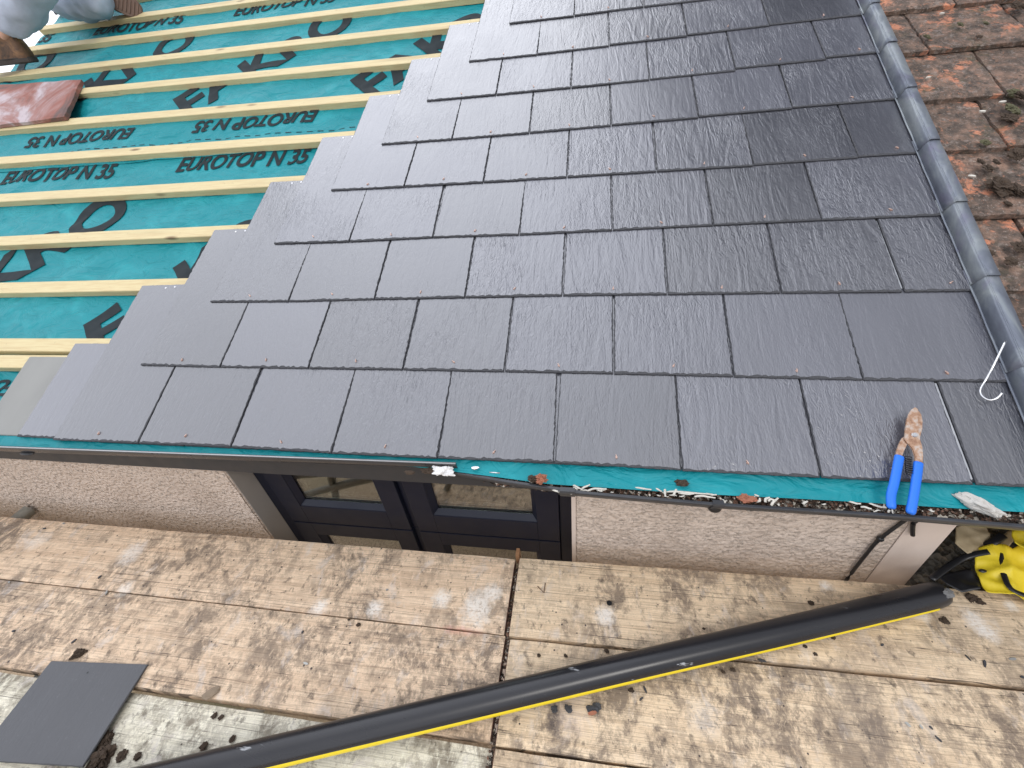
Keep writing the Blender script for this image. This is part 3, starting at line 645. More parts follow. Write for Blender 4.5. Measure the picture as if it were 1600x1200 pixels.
# ------------------------------------------------------------------ old tiled roof
tv = [-.03, .235, .494, .742, 1.008, 1.246, 1.508, 1.772, 2.03, 2.29, 2.55]
tu = {7: 2.895, 6: 2.737, 5: 2.875, 4: 2.80, 3: 2.86}
for r, v0 in enumerate(tv):
    u = tu.get(r, 2.74 if r % 2 == 0 else 2.88); us = [edgeU(v0) + .028, u] + [u + .305 * (k + 1) + random.uniform(-.006, .006) for k in range(4)]
    for c in range(len(us) - 1):
        u0, u1 = us[c], us[c + 1]; wd = u1 - u0 - .008; ln = .33; bm = bmesh.new(); nx, ny = max(4, int(wd / .018)), 18; grid = []; sd_ = r * 17 + c * 3.3
        for j in range(ny + 1):
            row = []
            for i in range(nx + 1):
                x, y = -wd / 2 + wd * i / nx, ln * j / ny
                e_ = min(x + wd / 2, wd / 2 - x, y) ; z = .0035 * nz(x * 16 + sd_, y * 16) + .0022 * nz(x * 60 + sd_, y * 60) - (.004 if e_ < .001 else 0) + .006 * (x / wd) ** 2
                if e_ < .001 and (y < .001 or True): x += .0035 * nz(x * 30 + sd_, y * 30, 7) * (0 if 0 < i < nx else 1); y += (.005 * nz(x * 35 + sd_, 5) if j == 0 else 0)
                row.append(bm.verts.new((x, y, z)))
            grid.append(row)
        for j in range(ny):
            for i in range(nx): bm.faces.new((grid[j][i], grid[j][i + 1], grid[j + 1][i + 1], grid[j + 1][i]))
        bd = [grid[0][i] for i in range(nx + 1)] + [grid[j][nx] for j in range(1, ny + 1)] + [grid[ny][i] for i in range(nx - 1, -1, -1)] + [grid[j][0] for j in range(ny - 1, 0, -1)]
        lo = [bm.verts.new((v_.co.x, v_.co.y, -.017)) for v_ in bd]
        for i in range(len(bd)): j = (i + 1) % len(bd); bm.faces.new((bd[i], bd[j], lo[j], lo[i]))
        mw = RM @ Matrix.Translation(((u0 + u1) / 2, v0, .027 + random.uniform(-.003, .003))) @ Matrix.Rotation(random.uniform(-.012, .012), 4, 'Z') @ Matrix.Rotation(-.075, 4, 'X')
        o = bmobj('clay_roof_tile', bm, M['oldtile'], None, True, mw); es_ = o.modifiers.new('es', 'EDGE_SPLIT'); es_.split_angle = math.radians(38)
        if r >= 7 and c > 2: pass
        where = 'touching the lead flashing' if c == 0 else '%s tile right of the lead flashing' % ordn[c]
        tag(o, 'weathered clay roof tile, %s, in the %s tile course up from the eaves' % (where, ordn[r]), 'roof tile', 'old clay tiles of the neighbouring roof')
def on_tiles(x, y, n=.036): u, v = rf(x, y, n); return P(u, v, n)
MC = ['upper left of the dark pair', 'upper right of the dark pair', 'right of the large patch at the edge', 'at the right edge above the dark pair', 'in the joint nearest the flashing at the top', 'green one near the top, left of two', 'green one near the top, right of two', 'dark one in the upper tile', 'green one below the tuft in the joint',
      'dark one at the right edge, lower roof', 'left of the dark one at the lower right edge', 'smallest one in the lower roof', 'green one left of the dark pair', 'at the top right corner', 'right below the large patch', 'in the joint under the greenish tuft', 'beside the greenish tuft at the right edge']
def moss_cushion(x, y, r, mat, lab=None, fl=.35, grp='moss cushions on the old tiles'):
    o = lump('moss_cushion', r, mat, on_tiles(x, y, .034), (1, 1, fl), .7, 3); o.rotation_euler = (S, 0, random.random())
    for _ in range(1): pass
    tag(o, 'small moss cushion on old tiles, %s' % MC.pop(0) if not lab else lab, 'moss', grp)
moss_cushion(1565, 290, .034, M['moss'], 'large dark moss patch on the old tiles, right of the lead flashing'); moss_cushion(1545, 262, .014, M['moss'], 'small round moss cushion just above the large dark patch')
moss_cushion(1533, 252, .010, M['moss']); moss_cushion(1557, 253, .010, M['moss']); moss_cushion(1595, 296, .02, M['moss']); moss_cushion(1590, 240, .018, M['moss'])
moss_cushion(1585, 145, .018, M['moss_green'], 'greenish moss tuft in a tile joint near the right edge'); moss_cushion(1449, 57, .011, M['moss_green']); moss_cushion(1501, 38, .010, M['moss_green']); moss_cushion(1541, 36, .008, M['moss_green'])
moss_cushion(1530, 57, .008, M['moss']); moss_cushion(1583, 170, .02, M['moss_green']); moss_cushion(1595, 385, .017, M['moss']); moss_cushion(1580, 408, .012, M['moss']); moss_cushion(1548, 395, .008, M['moss']); moss_cushion(1540, 222, .011, M['moss_green'])
moss_cushion(1590, 8, .02, M['moss']); moss_cushion(1575, 318, .010, M['moss']); moss_cushion(1577, 183, .02, M['moss']); moss_cushion(1598, 150, .02, M['moss'])
def chip(name, q, L_, W_, H_, mat, label, cat, rz=0, rx=0, group=None, seed=1):
    bm = bmesh.new(); rn = random.Random(seed); n = 7; poly = []
    for k in range(n):
        a = 2 * PI * k / n; rr = rn.uniform(.75, 1.05); poly.append((math.cos(a) * L_ / 2 * rr, math.sin(a) * W_ / 2 * rr))
    add_prism(bm, poly, 0, H_); o = bmobj(name, bm, mat); o.location = q; o.rotation_euler = (rx, 0, rz); tag(o, label, cat, group); return o
for i, (x, y, a) in enumerate([(1518, 276, -.9), (1535, 175, -1), (1565, 160, -.1), (1450, 122, .3), (1471, 22, .2)]):
    chip('pale_chip', on_tiles(x, y, .037), .020, .007, .004, M['splinter'], 'small pale chip on the old clay tiles, ' + ('above the large moss patch', 'upright, above the dark moss pair', 'near the right edge under the tuft', 'nearest the lead flashing', 'in the uppermost full tile')[i], 'chip', a, S, 'pale chips on the old tiles', i)

# ------------------------------------------------------------------ gutters
def gutter(name, path, prof, mat, label, parent=None):
    bm = bmesh.new(); rings = []
    for (x, y, z) in path: rings.append([bm.verts.new((x, y + a, z + b)) for a, b in prof])
    n = len(prof)
    for i in range(len(rings) - 1):
        for k in range(n): bm.faces.new((rings[i][k], rings[i][(k + 1) % n], rings[i + 1][(k + 1) % n], rings[i + 1][k]))
    bm.faces.new(rings[0][::-1]); bm.faces.new(rings[-1]); o = bmobj(name, bm, mat, None, True)
    ms = o.modifiers.new('es', 'EDGE_SPLIT'); ms.split_angle = math.radians(35)
    return tag(o, label, 'gutter', 'rainwater gutter along the eaves')
def hr(r, t=.0025, lip=.004, n=16, face=0.0):
    o = [(0, 0)]; 
    o += [(-.0008, .0012), (-.0042, .0012), (-.0052, 0), (-.0052, -.0045), (-.0035, -.006), (0, -.0062)]
    if face: o += [(-.0005, -face)]
    for k in range(1, n + 1): a = PI * k / n; o.append((r - r * math.cos(a), -face - r * math.sin(a) - .0055 * (k < n) * 0))
    o[-1] = (2 * r, -.002)
    inner = []
    for k in range(n, -1, -1): a = PI * k / n; inner.append((r - (r - t) * math.cos(a), -face - (r - t) * math.sin(a)))
    inner[0] = (2 * r - t, -.002); inner[-1] = (t, -.002 - face)
    return o + inner + [(t, 0)]
gL = gutter('gutter', [(-2.05, -.052, .0), (-.17, -.037, .001), (.6, -.024, .001), (1.268, -.014, .001)], hr(.036, .0025, n=16, face=.009), M['gutter_b'], 'left length of black gutter with a deep face, set close under the slates')
tube('rim_highlight', [Vector((a, b - .0028, c + .0010)) for a, b, c in ((-2.05, -.052, .0), (-.17, -.037, .001), (.6, -.024, .001), (1.268, -.014, .001))], .0017, M['gutter_rim'], gL, 8)  # highlight along the gutter lip, painted as a thin pale tube
gM = gutter('gutter', [(1.235, -.0125, -.029), (1.40, -.036, -.030), (1.60, -.058, -.030)], hr(.052), M['gutter'], 'short middle length of gutter holding white plaster and an orange clod')
gR = gutter('gutter', [(1.53, -.0555, -.0302), (1.9, -.0685, -.0302), (2.27, -.0705, -.0302), (2.9, -.092, -.0302), (3.6, -.105, -.0302)], hr(.054), M['gutter'], 'long right length of gutter filled with brown litter and splinters')
def bracket(x, y, z, wd, r, parent, name='gutter_bracket'):
    bm = bmesh.new(); n = 12; rings = []
    for xx in (x - wd / 2, x + wd / 2):
        ring = [(-.0065, .0035), (-.0075, -.002), (-.0065, -.008)] + [((r) - (r + .004) * math.cos(PI * k / n), -(r + .004) * math.sin(PI * k / n)) for k in range(1, n + 1)] + [(r - (r + .001) * math.cos(PI * k / n), -(r + .001) * math.sin(PI * k / n)) for k in range(n, 0, -1)] + [(.004, -.004), (.006, .0035)]
        rings.append([bm.verts.new((xx, y + a, z + b)) for a, b in ring])
    m_ = len(rings[0])
    for k in range(m_): bm.faces.new((rings[0][k], rings[0][(k + 1) % m_], rings[1][(k + 1) % m_], rings[1][k]))
    bm.faces.new(rings[0][::-1]); bm.faces.new(rings[1]); return bmobj(name, bm, M['gutter'], parent)
bracket(1.553, -.0565, -.0285, .036, .054, gR, 'gutter_union'); bracket(1.893, -.0685, -.0285, .024, .054, gR); bracket(2.75, -.087, -.0285, .024, .054, gR)
lump('bracket_boss', .014, M['blackp'], (1.893, -.058, -.058), (1.1, .8, 1.1), .05, 3, gR)
lump('bracket_boss', .013, M['blackp'], (-.11, -.030, -.032), (2.0, .8, .5), .05, 3, gL)
# litter lying in the gutter (uncountable) and the pieces one can tell apart
def rimY(x):
    pts = [(1.235, -.0125), (1.40, -.036), (1.60, -.058), (1.9, -.0685), (2.27, -.0705), (2.9, -.092), (3.6, -.105)]
    for (a, ya), (b, yb) in zip(pts, pts[1:]):
        if x <= b: return ya + (yb - ya) * (x - a) / (b - a)
    return pts[-1][1]
bm = bmesh.new(); nx, ny = 520, 16; grid = []
for i in range(nx + 1):
    x = 1.33 + 2.0 * i / nx; y0 = rimY(x) + .013; row = []
    for j in range(ny + 1):
        t = j / ny; y = y0 + .072 * t; row.append(bm.verts.new((x, y, -.047 - .012 * max(0, 1.62 - x) / .3 + .011 * nz(x * 22, y * 22) + .007 * nz(x * 85, y * 85) + .004 * nz(x * 220, y * 220) - .012 * (1 - t) ** 3)))
    grid.append(row)
for i in range(nx):
    for j in range(ny): bm.faces.new((grid[i][j], grid[i][j + 1], grid[i + 1][j + 1], grid[i + 1][j]))
rn = random.Random(3)
for k in range(900):
    x = rn.uniform(1.42, 3.2); y = rimY(x) + rn.uniform(.016, .045); z = -.045 + rn.uniform(-.006, .007) + .011 * nz(x * 22, y * 22); s_ = rn.uniform(.0012, .0045)
    bmesh.ops.create_icosphere(bm, subdivisions=1, radius=s_, matrix=Matrix.Translation((x, y, z)) @ Matrix.Rotation(rn.uniform(0, 6), 4, 'Z') @ Matrix.Diagonal((rn.uniform(.6, 2.4), .8, .6, 1)))
tag(bmobj('gutter_litter', bm, M['litter']), 'brown moss, grit and tile crumbs lying in the right gutter', 'litter', kind='stuff')
rn = random.Random(11); GZ = -.030
def splinter(x0, y0, x1, y1, z0=-.036, z1=-.030, bend=.004, w_=.0030):
    a, b = hz(x0, y0, z0), hz(x1, y1, z1); d = (b - a); side = Vector((-d.y, d.x, 0)).normalized() * rn.uniform(-bend, bend)
    pts = [a, a + d * .33 + side + Vector((0, 0, .002)), a + d * .7 + side * .7, b]
    o = tube('pale_splinter', smoothpath(pts, 4), [w_ * (1 if k < 9 else .7) for k in range(13)], M['splinter'], None, 6, .45)
    tag(o, 'pale bleached splinter of wood lying in the right gutter', 'splinter', 'pale splinters in the gutter')
for a in ((893, 757, 910, 765), (908, 765, 922, 757), (918, 767, 948, 764), (980, 760, 1018, 765), (1015, 757, 1034, 768), (1034, 768, 1110, 772), (1041, 761, 1040, 776), (1052, 775, 1060, 757), (1070, 762, 1099, 761),
          (1085, 776, 1118, 778), (1060, 770, 1085, 771), (1100, 771, 1120, 773), (862, 764, 878, 768), (821, 751, 832, 754), (1172, 782, 1180, 776), (1182, 784, 1187, 778), (1196, 785, 1203, 777), (1200, 783, 1212, 782), (1205, 790, 1216, 778),
          (1255, 788, 1262, 783), (1325, 783, 1345, 787), (1358, 786, 1385, 793), (1345, 792, 1362, 795), (1180, 772, 1186, 775), (1452, 797, 1460, 799)): splinter(*a)
for k in range(22):
    x = rn.choice((rn.uniform(895, 960), rn.uniform(1020, 1230), rn.uniform(1290, 1500))); y = 762 + (x - 900) * .061 + rn.uniform(-1, 7); a = rn.uniform(-.4, 3.4); l_ = rn.uniform(4, 14); splinter(x, y, x + math.cos(a) * l_, y + math.sin(a) * l_ * .5, -.036, -.033, .002, rn.uniform(.0012, .0026))
lp = lump('plaster_lump', .016, M['plaster'], hz(692, 737, -.018), (1.5, .7, .6), .9, 4); tag(lp, 'crumbly white plaster lump on the gutter rim above the window', 'plaster lump')
lp = lump('moss_clump', .011, M['moss'], hz(668, 735, -.018), (1.4, .7, .5), .8, 3); tag(lp, 'brown moss clump beside the white plaster on the gutter rim', 'moss')
lp = lump('clay_clod', .013, plain('orange_clay', (.34, .135, .08), .9, 0, .3, 90, .003), hz(846, 748, -.012), (1, .8, .9), .8, 3); tag(lp, 'bright orange clay clod on the edge of the teal strip', 'clod')
lp = lump('moss_clump', .010, M['moss'], hz(833, 749, -.018), (1.2, .8, .8), .8, 3); tag(lp, 'dark moss clump touching the orange clay clod', 'moss')
lp = lump('moss_clump', .010, M['moss'], hz(1065, 755, -.024), (1.3, .8, .7), .8, 3); tag(lp, 'brown moss clump among the pale splinters, left of the gutter bracket', 'moss')
lp = lump('clay_crumb', .011, bpy.data.materials['orange_clay'], hz(1165, 779, -.034), (1.4, .9, .7), .8, 3); tag(lp, 'reddish clay crumb in the gutter, right of the bracket', 'clay crumb')
lp = lump('mortar_piece', .026, plain('grey_mortar', (.50, .48, .44), .85, 0, .3, 60, .004), hz(1526, 787, -.020), (1.35, .50, .50), .5, 4, None, 4.2, -.75); tag(lp, 'long grey piece of mortar lying in the gutter at the right', 'mortar piece')
c_ = chip('metal_clip', hz(743, 732, -.016), .022, .010, .003, M['nail'], 'small flat metal clip on the teal strip above the window', 'clip', .1, 0, None, 5)
o = tube('galvanised_nail', [hz(765, 738, -.017), hz(781, 739, -.017)], .0016, M['nail'], None, 8); tag(o, 'single pale nail lying on the teal strip, right of the metal clip', 'nail')
o = lump('brown_leaf', .012, M['moss'], hz(640, 738, -.012), (1.3, .5, .25), .5, 3); tag(o, 'curled brown leaf caught on the left gutter face', 'leaf')

# ------------------------------------------------------------------ scaffold
GRP = 'scaffold boards of the working platform'
def sboard(x0, x1, y0, y1, z, mat, label, skew=0, seed=0, bl=False, br_=False):
    """one 38 mm board; y0/y1 at x0, skew = rise of y per metre"""
    rt = empty('scaffold_board', ((x0 + x1) / 2, (y0 + y1) / 2, z - .038), label, 'scaffold board', GRP)
    bm = bmesh.new(); n = 90; m_ = 10; top, bot = [], []
    for i in range(n + 1):
        x = x0 + (x1 - x0) * i / n; s_ = skew * (x - x0); row = []
        for j in range(m_ + 1):
            t = j / m_; e_ = (.0016 * nz(x * 9 + seed, 2) if j in (0, m_) else 0); y = y0 + (y1 - y0) * t + s_ + e_
            zz = z + .0012 * nz(x * 2 + seed, y * 14) + .0007 * nz(x * 11, y * 40, seed) - (.0022 if j in (0, m_) else 0) - (.002 if i in (0, n) else 0)
            row.append(bm.verts.new((x, y, zz)))
        top.append(row); bot.append([bm.verts.new((x, row[0].co.y, z - .038)), bm.verts.new((x, row[-1].co.y, z - .038))])
    for i in range(n):
        for j in range(m_): bm.faces.new((top[i][j], top[i + 1][j], top[i + 1][j + 1], top[i][j + 1]))
        bm.faces.new((top[i][0], bot[i][0], bot[i + 1][0], top[i + 1][0])); bm.faces.new((top[i][m_], top[i + 1][m_], bot[i + 1][1], bot[i][1])); bm.faces.new((bot[i][0], bot[i][1], bot[i + 1][1], bot[i + 1][0]))
    for i in (0, n): bm.faces.new(top[i] + bot[i][::-1])
    bmobj('board', bm, mat, rt)
    for x, dx in ((x0, -1), (x1, 1)):
        s_ = skew * (x - x0); yy0, yy1 = y0 + s_ + .004, y1 + s_ - .004
        boxobj('end_band', (min(x, x + dx * .0015), yy0, z - .034), (max(x, x + dx * .0015), yy1, z - .004), M['rust_band'], rt)
    return rt
XS = 1.390
sboard(-2.51, XS, -.262, -.046, DZ, M['board_a'], 'left scaffold board nearest the wall, with white paint blotches at its right end', .003, 1)
sboard(-2.51, XS + .004, -.488, -.266, DZ, M['board_a'], 'left scaffold board second from the wall, with the loose slate on its edge', .003, 2)
sboard(-2.51, XS + .008, -.722, -.498, DZ - .016, M['board_c'], 'pale cream scaffold board, lower than its neighbours, under the loose slate', .003, 3)
sboard(-2.51, XS + .010, -.955, -.730, DZ, M['board_a'], 'left scaffold board outermost, nearest the viewer', .003, 4)
sboard(XS + .014, 5.2, -.252, -.030, DZ + .001, M['board_b'], 'right scaffold board nearest the wall, ending under the yellow sheeting', .014, 5)
sboard(XS + .018, 5.2, -.482, -.258, DZ - .004, M['board_b'], 'right scaffold board second from the wall, crossed by the black pipe', .012, 6)
sboard(XS + .018, 5.2, -.712, -.488, DZ - .004, M['board_b'], 'right scaffold board third from the wall, at the bottom right corner', .012, 7)
sboard(XS + .020, 5.2, -.942, -.718, DZ - .004, M['board_b'], 'right scaffold board outermost, nearest the viewer', .012, 8)
def pole(a, b, label, grp='galvanised scaffold tubes'):
    a, b = Vector(a), Vector(b); bm = bmesh.new(); add_tube(bm, [a, b], .0242, 20, False); add_tube(bm, [b, a], .0205, 20, False)
    o = bmobj('scaffold_tube', bm, M['tube'], None, True); tag(o, label, 'scaffold tube', grp)
TZ = DZ - .038 - .0245 - .004
q = hz(22, 812, TZ); q2 = hz(58, 793, TZ)
pole((q2.x - .02, .036, TZ), (q2.x - .055, -1.25, TZ), 'scaffold tube end poking out between platform and wall at far left')
for x in (-1.9, .1, 1.75, 3.2, 4.6): pole((x, -.07, TZ), (x, -1.25, TZ), 'scaffold tube carrying the boards, at x %d' % x if False else 'scaffold tube under the boards, hidden below the platform')
for y in (-.16, -1.15): pole((-2.6, y, TZ - .05), (5.2, y, TZ - .05), 'long scaffold tube running lengthwise under the platform')
for x in (-2.0, 4.4): pole((x, -1.2, -2.9), (x, -1.2, .75), 'upright scaffold tube at the outer edge of the platform')
for (a, b) in (((.55, -.35, -.85), (-.55, -.85, -1.75)), ((-.30, -.40, -1.0), (.15, -.95, -1.5)), ((.15, -.50, -1.0), (-.15, -.75, -1.6)), ((-1.2, -.62, -1.15), (.7, -.62, -1.12)), ((.1, -1.15, -2.9), (1.1, -1.05, TZ - .05)), ((1.9, -1.15, -2.9), (.9, -1.1, TZ - .05)), ((-.4, -1.5, -2.87), (2.6, -1.4, -2.87))): pole(a, b, 'scaffold brace below the platform, mirrored in the window')

for k in range(4):
    tag(boxobj('lower_board', (.28, -1.62 + k * .235, -1.94 - .012 * (k % 2)), (3.1, -1.62 + k * .235 + .222, -1.90 - .012 * (k % 2)), M['board_a'], None, .003), 'plank of the lower scaffold lift, mirrored in the right window pane', 'scaffold board', 'planks of the lower scaffold lift')
# loose slate on the boards
A_, B_, C_, D_ = [hz(x, y, DZ + .004) for x, y in ((75, 1034), (227, 1037), (125, 1200), (-38, 1187))]
ctr = (C_ + D_) / 2; wd = (B_ - A_).length; up_ = ((A_ + B_) / 2 - ctr); ln = up_.length
me = slate_mesh(wd, ln, .005, .35, False, 77); me.materials.clear(); me.materials.append(M['slate_loose']); me.materials.append(M['slate_edge'])
ang = math.atan2((B_ - A_).y + (C_ - D_).y, (B_ - A_).x + (C_ - D_).x)
o = bpy.data.objects.new('loose_slate', me); COL.objects.link(o); o.matrix_world = Matrix.Translation(ctr + Vector((0, 0, .0022))) @ Matrix.Rotation(ang, 4, 'Z')
tag(o, 'loose dark slate with one nail hole lying flat on the scaffold boards', 'slate')
bm = bmesh.new(); bmesh.ops.create_circle(bm, cap_ends=True, radius=.0024, segments=10); h_ = bmobj('nail_hole', bm, M['blackp'], o); h_.matrix_parent_inverse = Matrix(); hp = hz(137, 1051, DZ + .0062); lp_ = o.matrix_world.inverted() @ hp; h_.location = (lp_.x, lp_.y, .0006)

# ------------------------------------------------------------------ black pipe with yellow stripe
PZ = DZ + .0330
cl_ = [hz(1476, 926, PZ), hz(1400, 945, PZ), hz(1200, 992.5, PZ), hz(1000, 1038.5, PZ), hz(700, 1110, PZ), hz(450, 1169, PZ)]
dvec = (cl_[-1] - cl_[-2]).normalized(); cl_ += [cl_[-1] + dvec * .5, cl_[-1] + dvec * 1.2]
pth = smoothpath(cl_, 8); rt = empty('plastic_pipe', pth[0], 'long black plastic pipe with a yellow stripe lying across the boards', 'pipe')
rad = [.0310] * len(pth); rad[0] = .017; rad[1] = .0265; rad[2] = .0290; rad[3] = .0303
bm = bmesh.new(); rings = add_tube(bm, pth, rad, 40, True); bmobj('pipe_wall', bm, M['pipe'], rt, True)
bm = bmesh.new(); pv = None          # raised stripe on the side facing down the platform
for i in range(4, len(pth)):
    p = pth[i]; t_ = (pth[min(i + 1, len(pth) - 1)] - pth[i - 1]).normalized(); a, b = frame_at(t_)
    if a.y > 0: a = -a
    bb = Vector((0, 0, 1)); row = []
    for k in range(7):
        th = math.radians(-40 + (i / len(pth)) * 22 + k * (7.4)); rr = .0325 if 0 < k < 6 else .0305
        row.append(bm.verts.new(p + a * (math.cos(th) * rr) + bb * (math.sin(th) * rr)))
    if pv:
        for k in range(6): bm.faces.new((pv[k], pv[k + 1], row[k + 1], row[k]))
    pv = row
bmobj('yellow_stripe', bm, M['yellow'], rt, True)
lump('grey_tape_patch', .016, plain('worn_tape', (.16, .16, .16), .6, 0, .4, 60), hz(1477, 927, PZ + .022), (1.1, .7, .55), .4, 3, rt)

# ------------------------------------------------------------------ yellow sheeting, tan sheeting, black straps
def crumpled(name, poly, z0, amp, mat, parent, seed, ridge=None, ng=44, fz=None):
    """polygon in the photo laid on a level plane, meshed and folded"""
    W = [hz(x, y, z0) for x, y in poly]; xs = [p.x for p in W]; ys = [p.y for p in W]
    def inside(x, y):
        c = False; n = len(W); j = n - 1
        for i in range(n):
            if (W[i].y > y) != (W[j].y > y) and x < (W[j].x - W[i].x) * (y - W[i].y) / (W[j].y - W[i].y) + W[i].x: c = not c
            j = i
        return c
    bm = bmesh.new(); es = []
    vs_ = [bm.verts.new((p.x, p.y, 0)) for p in W]; bm.faces.new(vs_); bmesh.ops.triangulate(bm, faces=bm.faces[:])
    for _ in range(7):
        es = [e_ for e_ in bm.edges if e_.calc_length() > .008]
        if not es: break
        bmesh.ops.subdivide_edges(bm, edges=es, cuts=1); bmesh.ops.triangulate(bm, faces=bm.faces[:])
    for v in bm.verts:
        x, y = v.co.x, v.co.y; d1 = abs(nz(x * 9 + seed, y * 4, seed)); d2 = abs(nz(x * 5, y * 16 + seed, 3)); d3 = nz(x * 30, y * 30, seed) - 5.0 * abs(nz(x * 13 + seed, y * 24, 5)) - 3.0 * abs(nz(x * 26, y * 15 + seed, 8)) + 1.6
        v.co.z = z0 + amp * (1 - 2.2 * d1) + amp * .6 * (1 - 2.5 * d2) + amp * .12 * d3 + (fz(x, y) if fz else 0)
    bmesh.ops.smooth_vert(bm, verts=bm.verts[:], factor=.15, use_axis_z=True)
    o = bmobj(name, bm, mat, parent, True); so_ = o.modifiers.new('t', 'SOLIDIFY'); so_.thickness = .0012; return o
ye = empty('plastic_sheeting', hz(1570, 900, DZ), 'crumpled yellow and tan plastic sheeting heaped at the corner of the wall', 'sheeting')
zb = DZ + .022
rise = lambda x, y: max(0, y + .03) * .16 + max(0, x - 2.72) * .10
crumpled('yellow_sheet', [(1512, 868), (1540, 864), (1566, 872), (1600, 850), (1680, 820), (1760, 880), (1740, 960), (1655, 950), (1590, 938), (1536, 930), (1522, 905)], zb, .022, M['bag'], ye, 3.1, fz=rise)
crumpled('yellow_sheet', [(1572, 838), (1590, 822), (1640, 805), (1740, 800), (1720, 868), (1640, 878), (1597, 872), (1570, 862)], zb + .05, .026, M['bag'], ye, 8.2, fz=rise)
crumpled('yellow_sheet', [(1580, 815), (1604, 808), (1650, 805), (1640, 830), (1590, 832)], zb + .02, .008, M['bag'], ye, 5.2, fz=rise)
crumpled('tan_sheet', [(1480, 838), (1500, 829), (1526, 831), (1536, 858), (1522, 870), (1502, 875), (1482, 860)], zb + .004, .018, M['bag_tan'], ye, 1.7, fz=rise)
crumpled('tan_sheet', [(1545, 855), (1572, 835), (1578, 850), (1560, 870), (1548, 868)], zb + .015, .008, M['bag_tan'], ye, 2.7, fz=rise)
crumpled('black_sheet', [(1462, 905), (1484, 896), (1512, 892), (1524, 912), (1526, 926), (1498, 930), (1476, 918)], zb + .0, .012, M['blackp'], ye, 6.7)
tube('black_strap', smoothpath([hz(1455, 905, zb + .02), hz(1490, 880, zb + .02), hz(1515, 868, zb + .03), hz(1545, 862, zb + .05)], 6), .008, M['blackp'], ye, 8, .4)
tube('black_strap', smoothpath([hz(1566, 865, zb + .04), hz(1568, 895, zb + .03), hz(1580, 920, zb + .025), hz(1610, 933, zb + .02)], 6), .007, M['blackp'], ye, 8, .4)
tube('black_strap', smoothpath([hz(1536, 855, zb + .03), hz(1555, 845, zb + .05), hz(1568, 836, zb + .06)], 6), .010, M['blackp'], ye, 8, .35)
lump('black_hole_patch', .009, M['blackp'], hz(1536, 892, zb + .022), (1.1, .55, .3), .2, 3, ye)

# ------------------------------------------------------------------ cables on the wall
Yc = WY - .010
ct = [hy(x, y, Yc) for x, y in ((1424, 806), (1375, 842), (1352, 868), (1325, 903), (1300, 940))]
cb = empty('black_cable', ct[0], 'thin black cable clipped diagonally down the wall beside the corner', 'cable')
tube('cable', smoothpath(ct, 5), .0045, M['blackp'], cb, 8); lump('cable_clip', .009, M['blackp'], ct[1], (1, .8, .9), .3, 2, cb)
o = tube('cable_stub', smoothpath([hy(x, y, Yc - .002) for x, y in ((1437, 810), (1427, 818), (1426, 836))], 5), .0055, M['blackp'], None, 8); tag(o, 'short cut end of black cable hanging under the gutter', 'cable')

# ------------------------------------------------------------------ tin snips
p1, p2 = hz(1407, 800, -.018), P(*rf(1428, 642, .022), .022)
a1 = (p2 - p1).normalized(); a2 = (Vector((1, 0, 0)) - a1 * a1.x).normalized(); a3 = a2.cross(a1)
if a3.z < 0: a3 = -a3
SM = Matrix((a2, a1, a3)).transposed().to_4x4(); SM.translation = p1
if SM.determinant() < 0: pass
def sloc(X, Y, lift=0):               # point of the photo on the plane the snips lie in, in the snips' own coordinates
    d = ray(1200 + X / 4, 600 + Y / 4); t = (p1 + a3 * lift - CAM).dot(a3) / d.dot(a3); q = CAM + d * t - p1; return (q.dot(a2), q.dot(a1))
sn = empty('tin_snips', p1, 'open tin snips with blue grips and rusty blades, leaning on slates and gutter', 'tin snips')
def sprism(name, pts, z0, z1, mat):
    bm = bmesh.new(); add_prism(bm, [sloc(*p) for p in pts], z0, z1, SM); es = [e_ for e_ in bm.edges]; bmesh.ops.bevel(bm, geom=es, offset=.0007, segments=1, affect='EDGES'); return bmobj(name, bm, mat, sn)
sprism('lower_jaw', [(925, 158), (945, 168), (960, 190), (967, 230), (965, 280), (952, 335), (930, 352), (905, 365), (872, 368), (862, 395), (848, 425), (838, 462), (798, 456), (806, 415), (820, 375), (838, 338), (870, 320), (905, 280)], -.004, -.0005, M['rusty'])
sprism('upper_jaw', [(915, 148), (893, 160), (873, 190), (862, 225), (853, 285), (847, 345), (862, 368), (885, 388), (903, 415), (914, 450), (914, 496), (960, 500), (962, 450), (958, 395), (944, 355), (940, 330), (925, 280), (925, 235), (938, 195), (930, 160)], 0, .004, M['rusty'])
pv_ = sloc(908, 322); bm = bmesh.new(); bmesh.ops.create_cone(bm, cap_ends=True, radius1=.0062, radius2=.0045, depth=.003, segments=20, matrix=SM @ Matrix.Translation((*pv_, .0055))); bmobj('pivot_bolt', bm, M['steel'], sn)
for pts in ([(818, 452), (805, 520), (785, 620), (765, 700), (768, 780)], [(936, 492), (928, 560), (915, 650), (900, 740), (885, 812)]):
    ps = [sloc(*p) for p in pts]; w3 = [SM @ Vector((x, y, .002)) for x, y in ps]
    tube('blue_grip', smoothpath(w3, 6), [.0088] * 3 + [.0095] * (len(w3) * 6 - 5 - 9) + [.0098] * 4 + [.0088, .006], M['blue'], sn, 16, .62, a3) if False else None
    sp_ = smoothpath(w3, 6); n = len(sp_); rr = [.0092 if k > 0 else .0084 for k in range(n)]; rr[-1] = .0060; rr[-2] = .0084
    tube('blue_grip', sp_, rr, M['blue'], sn, 18, .7, a3)
hx1, hx2 = sloc(872, 455), sloc(882, 565); pts = []
for k in range(110):
    t = k / 109; a = t * 2 * PI * 8; pts.append(SM @ Vector((hx1[0] + (hx2[0] - hx1[0]) * t + math.cos(a) * .0063, hx1[1] + (hx2[1] - hx1[1]) * t, .001 + math.sin(a) * .005)))
tube('spring', pts, .0011, M['blackp'], sn, 6)

